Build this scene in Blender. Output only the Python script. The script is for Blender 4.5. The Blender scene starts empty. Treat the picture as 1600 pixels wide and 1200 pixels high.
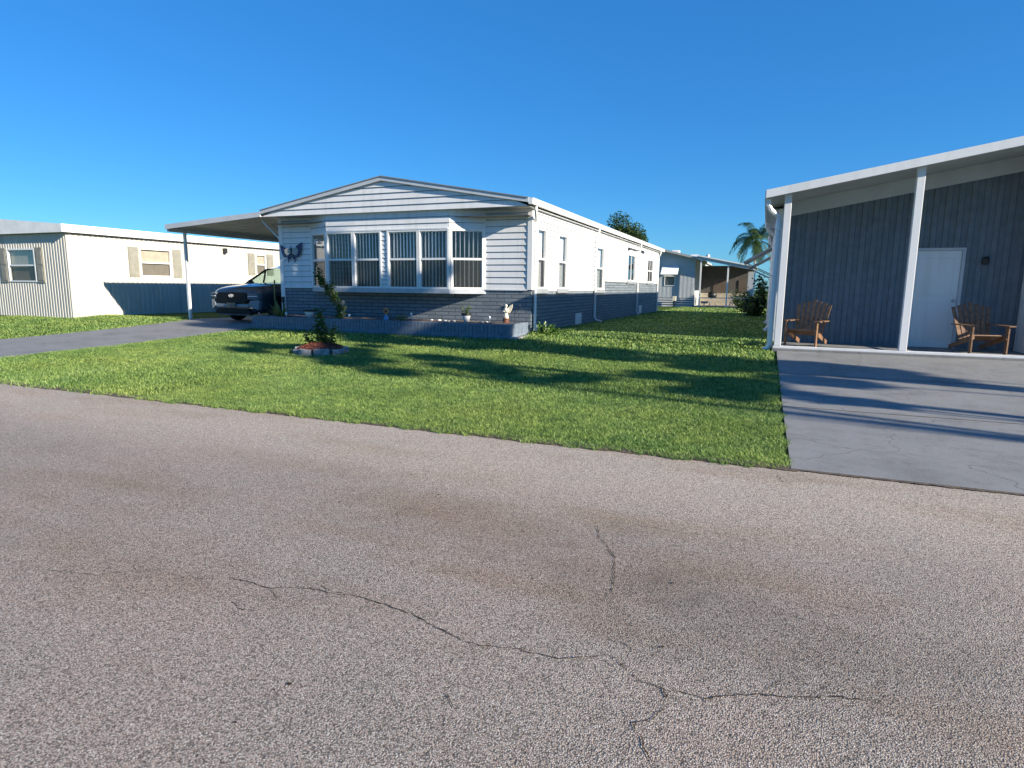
import bpy, math, random
import numpy as np
from mathutils import Vector, Matrix
random.seed(7); np.random.seed(7)
scene = bpy.context.scene
COL = scene.collection
R = math.radians

# ------------------------------------------------------------------ camera
F = 960.0; PITCH = math.atan(152 / F); ROLL = math.atan(.010); CZ = 1.5
YAW = math.atan(395 / math.hypot(F, 152))
fw = Vector((-math.sin(YAW) * math.cos(PITCH), math.cos(YAW) * math.cos(PITCH), -math.sin(PITCH)))
rt = Vector((math.cos(YAW), math.sin(YAW), 0)); up = rt.cross(fw)
c_, s_ = math.cos(ROLL), math.sin(ROLL)
rt2 = rt * c_ + up * s_; up2 = up * c_ - rt * s_
cam = bpy.data.cameras.new('camera'); camo = bpy.data.objects.new('camera', cam); COL.objects.link(camo)
cam.sensor_fit = 'HORIZONTAL'; cam.sensor_width = 36; cam.lens = 36 * F / 1600
cam.clip_start = .05; cam.clip_end = 3000
M3 = Matrix((rt2, up2, -fw)).transposed()
camo.matrix_world = Matrix.Translation((0, 0, CZ)) @ M3.to_4x4()
scene.camera = camo

# ------------------------------------------------------------------ light
SUN_EL = 21.0; SUN_AL = 12.5          # elevation, degrees in front of the house front (from +X towards -Y)
sdir = Vector((math.cos(R(SUN_AL)) * math.cos(R(SUN_EL)), -math.sin(R(SUN_AL)) * math.cos(R(SUN_EL)), math.sin(R(SUN_EL))))
sun = bpy.data.lights.new('sun', 'SUN'); sun.energy = 5.0; sun.angle = R(.5); sun.color = (1, .89, .72)
suno = bpy.data.objects.new('sun', sun); COL.objects.link(suno)
suno.rotation_euler = (-sdir).to_track_quat('-Z', 'Y').to_euler()
w = bpy.data.worlds.new('World'); scene.world = w; w.use_nodes = True
nt = w.node_tree; nt.nodes.clear()
wo = nt.nodes.new('ShaderNodeOutputWorld'); bg = nt.nodes.new('ShaderNodeBackground'); sk = nt.nodes.new('ShaderNodeTexSky')
sk.sky_type = 'NISHITA'; sk.sun_disc = False; sk.sun_elevation = R(SUN_EL)
sk.sun_rotation = math.atan2(sdir.x, sdir.y); sk.air_density = 1.0; sk.dust_density = .0; sk.ozone_density = 3.0; sk.altitude = 0
hs = nt.nodes.new('ShaderNodeHueSaturation'); hs.inputs['Saturation'].default_value = 1.22
tn = nt.nodes.new('ShaderNodeMix'); tn.data_type = 'RGBA'; tn.blend_type = 'MULTIPLY'; tn.inputs[0].default_value = 1; tn.inputs[7].default_value = (.78, .86, 1.08, 1)
nt.links.new(sk.outputs[0], hs.inputs['Color']); nt.links.new(hs.outputs[0], tn.inputs[6]); mx_ = nt.nodes.new('ShaderNodeMix'); mx_.data_type = 'RGBA'; mx_.inputs[0].default_value = .42; mx_.inputs[7].default_value = (.52, 1.85, 4.7, 1)
nt.links.new(tn.outputs[2], mx_.inputs[6]); fm = nt.nodes.new('ShaderNodeMix'); fm.data_type = 'RGBA'; fm.blend_type = 'MULTIPLY'; fm.inputs[0].default_value = 1; fm.inputs[7].default_value = (.43, .79, .85, 1)
nt.links.new(mx_.outputs[2], fm.inputs[6]); nt.links.new(fm.outputs[2], bg.inputs['Color'])
bg.inputs['Strength'].default_value = .088
nt.links.new(bg.outputs[0], wo.inputs[0])
scene.view_settings.view_transform = 'Standard'; scene.view_settings.look = 'None'
scene.view_settings.gamma = 1; scene.view_settings.exposure = 1.1

# ------------------------------------------------------------------ helpers
def tag(o, label=None, cat=None, group=None, kind=None):
    if label: o['label'] = label
    if cat: o['category'] = cat
    if group: o['group'] = group
    if kind: o['kind'] = kind
    return o
def empty(name, loc=(0, 0, 0), rz=0, parent=None):
    o = bpy.data.objects.new(name, None); COL.objects.link(o)
    o.location = loc; o.rotation_euler = (0, 0, rz); o.empty_display_size = .2
    if parent: o.parent = parent
    return o
class MB:
    def __init__(s): s.v = []; s.f = []; s.lips = []
    def face(s, *pts):
        i = len(s.v); s.v += [tuple(p) for p in pts]; s.f.append(tuple(range(i, i + len(pts))))
    def box(s, x0, x1, y0, y1, z0, z1, m=None):
        P = [(x0, y0, z0), (x1, y0, z0), (x1, y1, z0), (x0, y1, z0), (x0, y0, z1), (x1, y0, z1), (x1, y1, z1), (x0, y1, z1)]
        if m: P = [tuple(m @ Vector(p)) for p in P]
        i = len(s.v); s.v += P
        for q in ((3, 2, 1, 0), (4, 5, 6, 7), (0, 1, 5, 4), (1, 2, 6, 5), (2, 3, 7, 6), (3, 0, 4, 7)): s.f.append(tuple(i + k for k in q))
        return s
    def prism(s, poly, axis, a, b):          # poly of 2D points, extruded along axis
        n = len(poly); i = len(s.v)
        for t in (a, b):
            for p in poly:
                s.v.append({'x': (t, p[0], p[1]), 'y': (p[0], t, p[1]), 'z': (p[0], p[1], t)}[axis])
        s.f.append(tuple(range(i + n - 1, i - 1, -1))); s.f.append(tuple(range(i + n, i + 2 * n)))
        for k in range(n):
            k2 = (k + 1) % n; s.f.append((i + k, i + k2, i + n + k2, i + n + k))
        return s
    def tube(s, pts, r, n=8, flat=False, cap=True):
        pts = [Vector(p) for p in pts]; rings = []
        rr = r if isinstance(r, (list, tuple)) else [r] * len(pts)
        ref = None
        for k, p in enumerate(pts):
            d = (pts[min(k + 1, len(pts) - 1)] - pts[max(k - 1, 0)]).normalized()
            if ref is None: ref = Vector((0, 0, 1)) if abs(d.z) < .9 else Vector((1, 0, 0))
            a = (ref - d * ref.dot(d)).normalized(); ref = a; b = d.cross(a)
            i = len(s.v)
            for q in range(n):
                t = 2 * math.pi * (q + .5) / n
                s.v.append(tuple(p + (a * math.cos(t) + b * math.sin(t)) * rr[k]))
            rings.append(i)
        for k in range(len(pts) - 1):
            for q in range(n):
                q2 = (q + 1) % n; s.f.append((rings[k] + q, rings[k] + q2, rings[k + 1] + q2, rings[k + 1] + q))
        if cap:
            s.f.append(tuple(rings[0] + q for q in range(n - 1, -1, -1))); s.f.append(tuple(rings[-1] + q for q in range(n)))
        return s
    def lathe(s, prof, c=(0, 0, 0), n=16, sx=1, sy=1):
        i0 = len(s.v)
        for r, z in prof:
            for q in range(n):
                t = 2 * math.pi * q / n; s.v.append((c[0] + r * sx * math.cos(t), c[1] + r * sy * math.sin(t), c[2] + z))
        for k in range(len(prof) - 1):
            for q in range(n):
                q2 = (q + 1) % n; a = i0 + k * n; s.f.append((a + q, a + q2, a + n + q2, a + n + q))
        return s
    def ball(s, c, r, n=10, sc=(1, 1, 1)):
        prof = [(r * math.sin(math.pi * k / n) + 1e-4, -r * math.cos(math.pi * k / n) * sc[2]) for k in range(n + 1)]
        return s.lathe(prof, c, n + 4, sc[0], sc[1])
    def build(s, name, mat, parent=None, smooth=False, bevel=0, loc=None):
        me = bpy.data.meshes.new(name); me.from_pydata(s.v, [], s.f); me.update()
        o = bpy.data.objects.new(name, me); COL.objects.link(o)
        if mat: me.materials.append(mat)
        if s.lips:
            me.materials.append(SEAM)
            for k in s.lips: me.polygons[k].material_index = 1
        if parent: o.parent = parent
        if smooth:
            for p in me.polygons: p.use_smooth = True
        if bevel:
            b = o.modifiers.new('bevel', 'BEVEL'); b.width = bevel; b.segments = 2; b.limit_method = 'ANGLE'
        if loc: o.location = loc
        return o
def npmesh(name, V, Fq, mat, parent=None, smooth=False):
    V = np.asarray(V, dtype=np.float32).reshape(-1, 3); Fq = np.asarray(Fq, dtype=np.int32); n, k = Fq.shape
    me = bpy.data.meshes.new(name); me.vertices.add(len(V)); me.vertices.foreach_set('co', V.ravel())
    me.loops.add(n * k); me.loops.foreach_set('vertex_index', Fq.ravel())
    me.polygons.add(n); me.polygons.foreach_set('loop_start', np.arange(0, n * k, k, dtype=np.int32))
    me.polygons.foreach_set('loop_total', np.full(n, k, dtype=np.int32))
    me.update(calc_edges=True)
    o = bpy.data.objects.new(name, me); COL.objects.link(o); me.materials.append(mat)
    if parent: o.parent = parent
    if smooth: me.polygons.foreach_set('use_smooth', np.ones(n, dtype=bool))
    return o
class FR:                                      # local frame of a wall: u along, z up, d outwards
    def __init__(s, o, u, n): s.o = Vector(o); s.u = Vector(u).normalized(); s.n = Vector(n).normalized()
    def p(s, u, z, d=0): return s.o + s.u * u + Vector((0, 0, z)) + s.n * d
    def box(s, mb, u0, u1, z0, z1, d0, d1):
        P = [s.p(u0, z0, d0), s.p(u1, z0, d0), s.p(u1, z0, d1), s.p(u0, z0, d1), s.p(u0, z1, d0), s.p(u1, z1, d0), s.p(u1, z1, d1), s.p(u0, z1, d1)]
        i = len(mb.v); mb.v += [tuple(p) for p in P]
        for q in ((3, 2, 1, 0), (4, 5, 6, 7), (0, 1, 5, 4), (1, 2, 6, 5), (2, 3, 7, 6), (3, 0, 4, 7)): mb.f.append(tuple(i + k for k in q))
def lap(mb, fr, u0, u1, z0, z1, pitch=.165, dep=.022, holes=(), rng=None, seam=.011):
    """lapped boards; holes = (u0,u1,z0,z1); rng(z) -> (umin,umax) clips to a gable"""
    cs = [z0 + k * pitch for k in range(int((z1 - z0) / pitch) + 2)]
    zs = sorted(set([round(z, 5) for z in cs if z < z1] + [z1] + [h[k] for h in holes for k in (2, 3) if z0 < h[k] < z1]))
    for a, b in zip(zs, zs[1:]):
        if b - a < 1e-4: continue
        k = int((a - z0 + 1e-5) / pitch); ca = z0 + k * pitch
        da = dep * (1 - (a - ca) / pitch); db = dep * (1 - (b - ca) / pitch)
        segs = [(u0, u1)]
        for h in holes:
            if h[2] < b - 1e-5 and h[3] > a + 1e-5:
                ns = []
                for (p, q) in segs:
                    if h[0] > p: ns.append((p, min(q, h[0])))
                    if h[1] < q: ns.append((max(p, h[1]), q))
                segs = [x for x in ns if x[1] - x[0] > 1e-4]
        for (p, q) in segs:
            pa, qa, pb, qb = p, q, p, q
            if rng:
                ra, rb = rng(a), rng(b); pa, qa = max(p, ra[0]), min(q, ra[1]); pb, qb = max(p, rb[0]), min(q, rb[1])
                if qb < pb: pb = qb = (pb + qb) / 2
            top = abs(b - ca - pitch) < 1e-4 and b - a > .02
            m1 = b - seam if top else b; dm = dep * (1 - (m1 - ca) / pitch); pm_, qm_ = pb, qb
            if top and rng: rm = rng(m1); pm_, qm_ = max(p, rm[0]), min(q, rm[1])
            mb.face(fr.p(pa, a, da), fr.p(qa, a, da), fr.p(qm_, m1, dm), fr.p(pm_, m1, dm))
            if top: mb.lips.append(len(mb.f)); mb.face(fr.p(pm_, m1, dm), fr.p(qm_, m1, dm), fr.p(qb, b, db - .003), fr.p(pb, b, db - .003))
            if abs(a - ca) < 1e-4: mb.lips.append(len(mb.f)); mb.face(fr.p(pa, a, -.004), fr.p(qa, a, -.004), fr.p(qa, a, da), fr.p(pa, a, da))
def flatwall(mb, fr, u0, u1, z0, z1, holes=(), th=.1, d=0):
    zs = sorted(set([z0, z1] + [h[k] for h in holes for k in (2, 3) if z0 < h[k] < z1]))
    for a, b in zip(zs, zs[1:]):
        segs = [(u0, u1)]
        for h in holes:
            if h[2] < b - 1e-5 and h[3] > a + 1e-5:
                ns = []
                for (p, q) in segs:
                    if h[0] > p: ns.append((p, min(q, h[0])))
                    if h[1] < q: ns.append((max(p, h[1]), q))
                segs = [x for x in ns if x[1] - x[0] > 1e-4]
        for p, q in segs: mb.face(fr.p(p, a, d), fr.p(q, a, d), fr.p(q, b, d), fr.p(p, b, d))
def ribs(mb, fr, u0, u1, z0, z1, pitch=.2, dep=.02, holes=(), ztop=None):   # vertical panel siding
    us = []; u = u0
    while u < u1:
        us += [(u, 0), (u + pitch * .42, 0), (u + pitch * .5, dep), (u + pitch * .92, dep)]; u += pitch
    us = [x for x in us if x[0] < u1] + [(u1, 0)]
    for (a, da), (b, db) in zip(us, us[1:]):
        if b - a < 1e-4: continue
        zz = [(z0, ztop((a + b) / 2) if ztop else z1)]
        for h in holes:
            if h[0] < (a + b) / 2 < h[1]: zz = [(z0, h[2]), (h[3], zz[0][1])]
        for p, q in zz: mb.face(fr.p(a, p, da), fr.p(b, p, db), fr.p(b, q, db), fr.p(a, q, da))

# ------------------------------------------------------------------ materials
def srgb(r, g, b): return tuple((x / 255 / 12.92 if x / 255 <= .04045 else ((x / 255 + .055) / 1.055) ** 2.4) for x in (r, g, b)) + (1,)
class NT:
    def __init__(s, name):
        s.m = bpy.data.materials.new(name); s.m.use_nodes = True; s.t = s.m.node_tree; s.b = s.t.nodes['Principled BSDF']; s.o = s.t.nodes['Material Output']
    def n(s, typ, **kw):
        x = s.t.nodes.new(typ)
        for k, v in kw.items():
            if k.startswith('i_'): x.inputs[k[2:].replace('_', ' ')].default_value = v
            else: setattr(x, k, v)
        return x
    def l(s, a, b): s.t.links.new(a, b)
    def ramp(s, fac, stops):
        r = s.n('ShaderNodeValToRGB'); e = r.color_ramp.elements
        e[0].position = stops[0][0]; e[0].color = stops[0][1]; e[1].position = stops[-1][0]; e[1].color = stops[-1][1]
        for p, c in stops[1:-1]: x = e.new(p); x.color = c
        s.l(fac, r.inputs[0]); return r.outputs[0]
    def mix(s, fac, a, b, mode='MIX'):
        x = s.n('ShaderNodeMix', data_type='RGBA', blend_type=mode)
        for v, k in ((fac, 0), (a, 6), (b, 7)):
            if hasattr(v, 'links'): s.l(v, x.inputs[k])
            else: x.inputs[k].default_value = v
        return x.outputs[2]
    def bump(s, h, st=.3, dist=.01, prev=None):
        b = s.n('ShaderNodeBump'); b.inputs['Strength'].default_value = st; b.inputs['Distance'].default_value = dist
        s.l(h, b.inputs['Height'])
        if prev: s.l(prev, b.inputs['Normal'])
        return b.outputs[0]
def g(v, a=1): return (v, v, v, a)
def whitemat(name, c, rough=.45, amt=.5):
    m = NT(name); tc = m.n('ShaderNodeTexCoord')
    mp = m.n('ShaderNodeMapping'); mp.inputs['Scale'].default_value = (5, 5, .5); m.l(tc.outputs['Object'], mp.inputs[0])
    n1 = m.n('ShaderNodeTexNoise', i_Scale=1.0, i_Detail=7.0, i_Roughness=.65); m.l(mp.outputs[0], n1.inputs['Vector'])
    n2 = m.n('ShaderNodeTexNoise', i_Scale=.9, i_Detail=5.0); m.l(tc.outputs['Object'], n2.inputs['Vector'])
    n3 = m.n('ShaderNodeTexNoise', i_Scale=8.0, i_Detail=3.0); m.l(tc.outputs['Object'], n3.inputs['Vector'])
    col = m.mix(amt, c + (1,), m.ramp(n1.outputs[0], [(.3, (.72, .71, .66, 1)), (.52, g(1)), (1, g(1))]), 'MULTIPLY')
    col = m.mix(amt, col, m.ramp(n2.outputs[0], [(.3, (.84, .85, .84, 1)), (.6, g(1))]), 'MULTIPLY')
    m.l(col, m.b.inputs['Base Color']); m.b.inputs['Roughness'].default_value = rough
    m.l(m.bump(n3.outputs[0], .10, .012), m.b.inputs['Normal']); return m.m
def simple(name, c, rough=.5, metal=0, var=.12, scale=6, spec=.5, bump=0, bscale=60):
    m = NT(name); b = m.b; b.inputs['Roughness'].default_value = rough; b.inputs['Metallic'].default_value = metal
    b.inputs['Specular IOR Level'].default_value = spec
    c = tuple(c) + (1,) if len(c) == 3 else c
    tc = m.n('ShaderNodeTexCoord'); no = m.n('ShaderNodeTexNoise', i_Scale=scale, i_Detail=5.0); m.l(tc.outputs['Object'], no.inputs['Vector'])
    lo = tuple(x * (1 - var) for x in c[:3]) + (1,); hi = tuple(min(1, x * (1 + var * .6)) for x in c[:3]) + (1,)
    m.l(m.ramp(no.outputs[0], [(.35, lo), (.65, hi)]), b.inputs['Base Color'])
    if bump:
        n2 = m.n('ShaderNodeTexNoise', i_Scale=bscale, i_Detail=4.0); m.l(tc.outputs['Object'], n2.inputs['Vector'])
        m.l(m.bump(n2.outputs[0], bump, .01), b.inputs['Normal'])
    return m.m
WHITE = whitemat('white_siding', (.72, .73, .745))
SEAM = simple('siding_seam_shade', (.13, .14, .16), .9)  # shade line under each lap, put into the colour
TRIM = whitemat('white_trim', (.74, .75, .76), .35, .4)
RAKE = simple('grey_aluminium_trim', (.50, .53, .57), .45, var=.08, scale=2)
ROOFM = simple('roof_shingle', (.34, .34, .35), .85, var=.3, scale=30, bump=.4)
ROOFW = simple('white_roof_coating', (.75, .76, .76), .5, var=.08, scale=3)
DARK = simple('dark_plastic', (.02, .022, .025), .4)
ROOM = simple('room_plaster', (.30, .28, .26), .9)
CARP = simple('room_floor', (.18, .15, .12), .95)
BLIND = simple('blind_vinyl', (.82, .83, .84), .55, var=.05)
def concmat():
    m = NT('grey_concrete'); tc = m.n('ShaderNodeTexCoord')
    def no(sc, d=5.0, r=.6):
        v = m.n('ShaderNodeTexNoise', i_Scale=sc, i_Detail=d, i_Roughness=r); m.l(tc.outputs['Object'], v.inputs['Vector']); return v.outputs[0]
    c = m.ramp(no(90.0), [(.3, (.15, .155, .16, 1)), (.55, (.21, .215, .215, 1)), (.75, (.27, .27, .265, 1))])
    c = m.mix(.8, c, m.ramp(no(1.3, 8.0, .7), [(.32, g(.68)), (.5, g(1)), (.68, g(1.12))]), 'MULTIPLY')
    c = m.mix(.6, c, m.ramp(no(5.0, 6.0, .7), [(.3, (.7, .66, .6, 1)), (.48, g(1)), (1, g(1))]), 'MULTIPLY')
    v = m.n('ShaderNodeTexVoronoi', i_Scale=.55, feature='DISTANCE_TO_EDGE'); nn = m.n('ShaderNodeTexNoise', i_Scale=3.0, i_Detail=6.0); m.l(tc.outputs['Object'], nn.inputs['Vector'])
    wv = m.n('ShaderNodeVectorMath', operation='MULTIPLY_ADD'); m.l(nn.outputs['Color'], wv.inputs[0]); wv.inputs[1].default_value = (.5, .5, 0); m.l(tc.outputs['Object'], wv.inputs[2]); m.l(wv.outputs[0], v.inputs['Vector'])
    c = m.mix(m.ramp(v.outputs[0], [(0, g(.75)), (.0035, g(0))]), c, (.06, .055, .05, 1))
    m.l(c, m.b.inputs['Base Color']); m.l(m.bump(no(120.0), .3, .008), m.b.inputs['Normal']); m.b.inputs['Roughness'].default_value = .85; return m.m
CONC = concmat()
CONC2 = simple('pale_concrete', (.27, .28, .29), .85, var=.3, scale=9, bump=.4, bscale=70)
CREAM = simple('cream_paint', (.72, .66, .52), .6, var=.12, scale=30)
TAN = simple('tan_wall', (.42, .36, .28), .7, var=.1)
PALEW = simple('pale_blue_wall', (.42, .45, .47), .6, var=.06)
NWALL = whitemat('neighbour_white', (.50, .49, .455), .5, .6)
METAL = simple('galvanised_metal', (.45, .46, .47), .4, metal=.7)
BROWNW = simple('brown_wood', (.20, .11, .06), .6, var=.35, scale=14)
BARK = simple('bark', (.16, .12, .09), .9, var=.4, scale=12, bump=.6, bscale=25)
BARKP = simple('palm_bark', (.30, .27, .23), .9, var=.3, scale=8, bump=.5, bscale=18)
SHUT = simple('shutter_paint', (.24, .235, .20), .6)
BLACK = simple('black_paint', (.012, .013, .015), .5)
NAVY = simple('navy_enamel', (.012, .022, .09), .4)
RUBBER = simple('rubber', (.018, .018, .02), .8)
MULCH = simple('red_mulch', (.20, .06, .035), .95, var=.55, scale=40, bump=.8, bscale=60)
SOIL = simple('planter_soil', (.115, .095, .085), .95, var=.5, scale=20, bump=.8, bscale=50)
TERRA = simple('brown_pottery', (.14, .05, .03), .5)
ORANGE = simple('orange_petal', (.55, .22, .07), .6)
BLUEP = simple('blue_glaze', (.08, .25, .50), .3)
STONE = simple('pale_pebble', (.55, .54, .52), .8, var=.25, scale=25)
FLOW = simple('flower_petal', (.75, .62, .45), .6)
def brickmat(name, col, mort, bw=.42, rh=.1, tone=.25):
    m = NT(name); tc = m.n('ShaderNodeTexCoord'); sx = m.n('ShaderNodeSeparateXYZ'); m.l(tc.outputs['Object'], sx.inputs[0])
    ad = m.n('ShaderNodeMath', operation='ADD'); m.l(sx.outputs[0], ad.inputs[0]); m.l(sx.outputs[1], ad.inputs[1])
    cb = m.n('ShaderNodeCombineXYZ'); m.l(ad.outputs[0], cb.inputs[0]); m.l(sx.outputs[2], cb.inputs[1])
    wn = m.n('ShaderNodeTexNoise', i_Scale=5.0, i_Detail=2.0); m.l(tc.outputs['Object'], wn.inputs['Vector'])
    wv = m.n('ShaderNodeVectorMath', operation='MULTIPLY_ADD'); m.l(wn.outputs['Color'], wv.inputs[0]); wv.inputs[1].default_value = (.012, .012, 0); m.l(cb.outputs[0], wv.inputs[2])
    br = m.n('ShaderNodeTexBrick', i_Scale=1.0, i_Brick_Width=bw, i_Row_Height=rh, i_Mortar_Size=.011, i_Mortar_Smooth=.25)
    br.inputs['Color1'].default_value = col + (1,); br.inputs['Color2'].default_value = tuple(x * (1 - tone) for x in col) + (1,); br.inputs['Mortar'].default_value = mort + (1,)
    m.l(wv.outputs[0], br.inputs['Vector'])
    no = m.n('ShaderNodeTexNoise', i_Scale=35.0, i_Detail=5.0); m.l(tc.outputs['Object'], no.inputs['Vector'])
    m.l(m.mix(.3, br.outputs[0], m.ramp(no.outputs[0], [(.3, g(.35)), (.7, g(1.0))]), 'MULTIPLY'), m.b.inputs['Base Color'])
    inv = m.n('ShaderNodeMath', operation='SUBTRACT'); inv.inputs[0].default_value = 1; m.l(br.outputs['Fac'], inv.inputs[1])
    n1 = m.bump(inv.outputs[0], .9, .012); m.l(m.bump(no.outputs[0], .35, .012, n1), m.b.inputs['Normal'])
    m.b.inputs['Roughness'].default_value = .6
    return m.m
BRICK = brickmat('grey_blue_brick', (.205, .245, .285), (.06, .078, .10))
BRICKP = simple('grey_blue_block', (.15, .19, .245), .65, var=.2, scale=10, bump=.35, bscale=40)
def glassmat(name, tint=(.94, .97, .98), refl=1.0):
    m = NT(name); m.t.nodes.remove(m.b)
    tr = m.n('ShaderNodeBsdfTransparent'); tr.inputs[0].default_value = tint + (1,)
    gl = m.n('ShaderNodeBsdfGlossy'); gl.inputs['Roughness'].default_value = .02; gl.inputs[0].default_value = (.95, .97, 1, 1)
    tc = m.n('ShaderNodeTexCoord'); no = m.n('ShaderNodeTexNoise', i_Scale=1.6, i_Detail=1.0); m.l(tc.outputs['Object'], no.inputs['Vector'])
    m.l(m.bump(no.outputs[0], .12, .02), gl.inputs['Normal'])
    lw = m.n('ShaderNodeLayerWeight'); lw.inputs[0].default_value = .5; fr = m.n('ShaderNodeMath', operation='POWER'); m.l(lw.outputs['Facing'], fr.inputs[0]); fr.inputs[1].default_value = 4.0
    k = m.n('ShaderNodeMath', operation='MULTIPLY_ADD'); m.l(fr.outputs[0], k.inputs[0]); k.inputs[1].default_value = .92 * refl; k.inputs[2].default_value = .07; k.use_clamp = True
    mx = m.n('ShaderNodeMixShader'); m.l(k.outputs[0], mx.inputs[0]); m.l(tr.outputs[0], mx.inputs[1]); m.l(gl.outputs[0], mx.inputs[2])
    m.l(mx.outputs[0], m.o.inputs[0]); return m.m
GLASS = glassmat('window_glass'); CARGLASS = glassmat('car_glass', (.72, .84, .80))
def screenmat():
    m = NT('insect_screen'); tr = m.n('ShaderNodeBsdfTransparent'); mx = m.n('ShaderNodeMixShader'); mx.inputs[0].default_value = .4
    m.b.inputs['Base Color'].default_value = (.03, .032, .035, 1); m.b.inputs['Roughness'].default_value = .8
    m.l(tr.outputs[0], mx.inputs[1]); m.l(m.b.outputs[0], mx.inputs[2]); m.l(mx.outputs[0], m.o.inputs[0]); return m.m
SCREEN = screenmat()
def leafmat(name, stops, rough=.5, transl=.35, patch=False):
    m = NT(name); gi = m.n('ShaderNodeNewGeometry')
    tc = m.n('ShaderNodeTexCoord'); no = m.n('ShaderNodeTexNoise', i_Scale=.8, i_Detail=3.0); m.l(tc.outputs['Object'], no.inputs['Vector'])
    a = m.n('ShaderNodeMath', operation='MULTIPLY_ADD'); m.l(gi.outputs['Random Per Island'], a.inputs[0]); a.inputs[1].default_value = .6
    k = m.n('ShaderNodeMath', operation='MULTIPLY'); m.l(no.outputs[0], k.inputs[0]); k.inputs[1].default_value = .4; m.l(k.outputs[0], a.inputs[2])
    col = m.ramp(a.outputs[0], stops)
    if patch:
        for sc, off, lo, hi in ((.55, 0, (.90, .95, .95, 1), (1.12, 1.02, .95, 1)), (2.6, 4, (.84, .88, .88, 1), (1.12, 1.08, 1.0, 1)), (9.0, 9, (.74, .78, .77, 1), (1.2, 1.18, 1.1, 1))):
            mp = m.n('ShaderNodeMapping'); mp.inputs['Location'].default_value = (off, off, 0); m.l(tc.outputs['Object'], mp.inputs[0])
            pn = m.n('ShaderNodeTexNoise', i_Scale=sc, i_Detail=3.0); m.l(mp.outputs[0], pn.inputs['Vector'])
            col = m.mix(1, col, m.ramp(pn.outputs[0], [(.36, lo), (.64, hi)]), 'MULTIPLY')
    m.l(col, m.b.inputs['Base Color']); m.b.inputs['Roughness'].default_value = rough
    m.b.inputs['Specular IOR Level'].default_value = .35
    t = m.n('ShaderNodeBsdfTranslucent'); m.l(m.mix(.5, col, (.9, 1, .3, 1), 'MULTIPLY'), t.inputs[0])
    mx = m.n('ShaderNodeMixShader'); mx.inputs[0].default_value = transl
    m.l(m.b.outputs[0], mx.inputs[1]); m.l(t.outputs[0], mx.inputs[2]); m.l(mx.outputs[0], m.o.inputs[0]); return m.m
GRASS = leafmat('grass_blade', [(.05, (.32, .28, .15, 1)), (.15, (.075, .135, .05, 1)), (.42, (.16, .27, .075, 1)), (.68, (.30, .43, .13, 1)), (.93, (.55, .60, .32, 1))], .5, .3, patch=True)
LEAFD = leafmat('dark_leaf', [(.1, (.018, .04, .012, 1)), (.5, (.035, .075, .02, 1)), (.9, (.07, .12, .03, 1))])
LEAFM = leafmat('shrub_leaf', [(.1, (.03, .07, .015, 1)), (.5, (.06, .12, .025, 1)), (.9, (.14, .19, .04, 1))])
LEAFP = leafmat('palm_leaf', [(.1, (.025, .06, .015, 1)), (.5, (.05, .10, .025, 1)), (.9, (.11, .16, .045, 1))])
LEAFW = leafmat('weed_leaf', [(.1, (.08, .17, .03, 1)), (.5, (.14, .26, .05, 1)), (.9, (.26, .36, .10, 1))])
LEAFY = leafmat('yucca_leaf', [(.1, (.14, .17, .05, 1)), (.5, (.22, .24, .09, 1)), (.9, (.36, .34, .16, 1))])
def lawnmat():
    m = NT('lawn_thatch'); tc = m.n('ShaderNodeTexCoord')
    n1 = m.n('ShaderNodeTexNoise', i_Scale=45.0, i_Detail=6.0); m.l(tc.outputs['Object'], n1.inputs['Vector'])
    n2 = m.n('ShaderNodeTexNoise', i_Scale=.9, i_Detail=4.0); m.l(tc.outputs['Object'], n2.inputs['Vector'])
    c1 = m.ramp(n1.outputs[0], [(.3, (.02, .035, .008, 1)), (.5, (.05, .10, .015, 1)), (.7, (.11, .16, .03, 1))])
    m.l(m.mix(.35, c1, m.ramp(n2.outputs[0], [(.35, g(.5)), (.65, g(1.2))]), 'MULTIPLY'), m.b.inputs['Base Color'])
    m.l(m.bump(n1.outputs[0], .9, .04), m.b.inputs['Normal']); m.b.inputs['Roughness'].default_value = .9; m.b.inputs['Specular IOR Level'].default_value = .1
    return m.m
LAWN = lawnmat()
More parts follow.
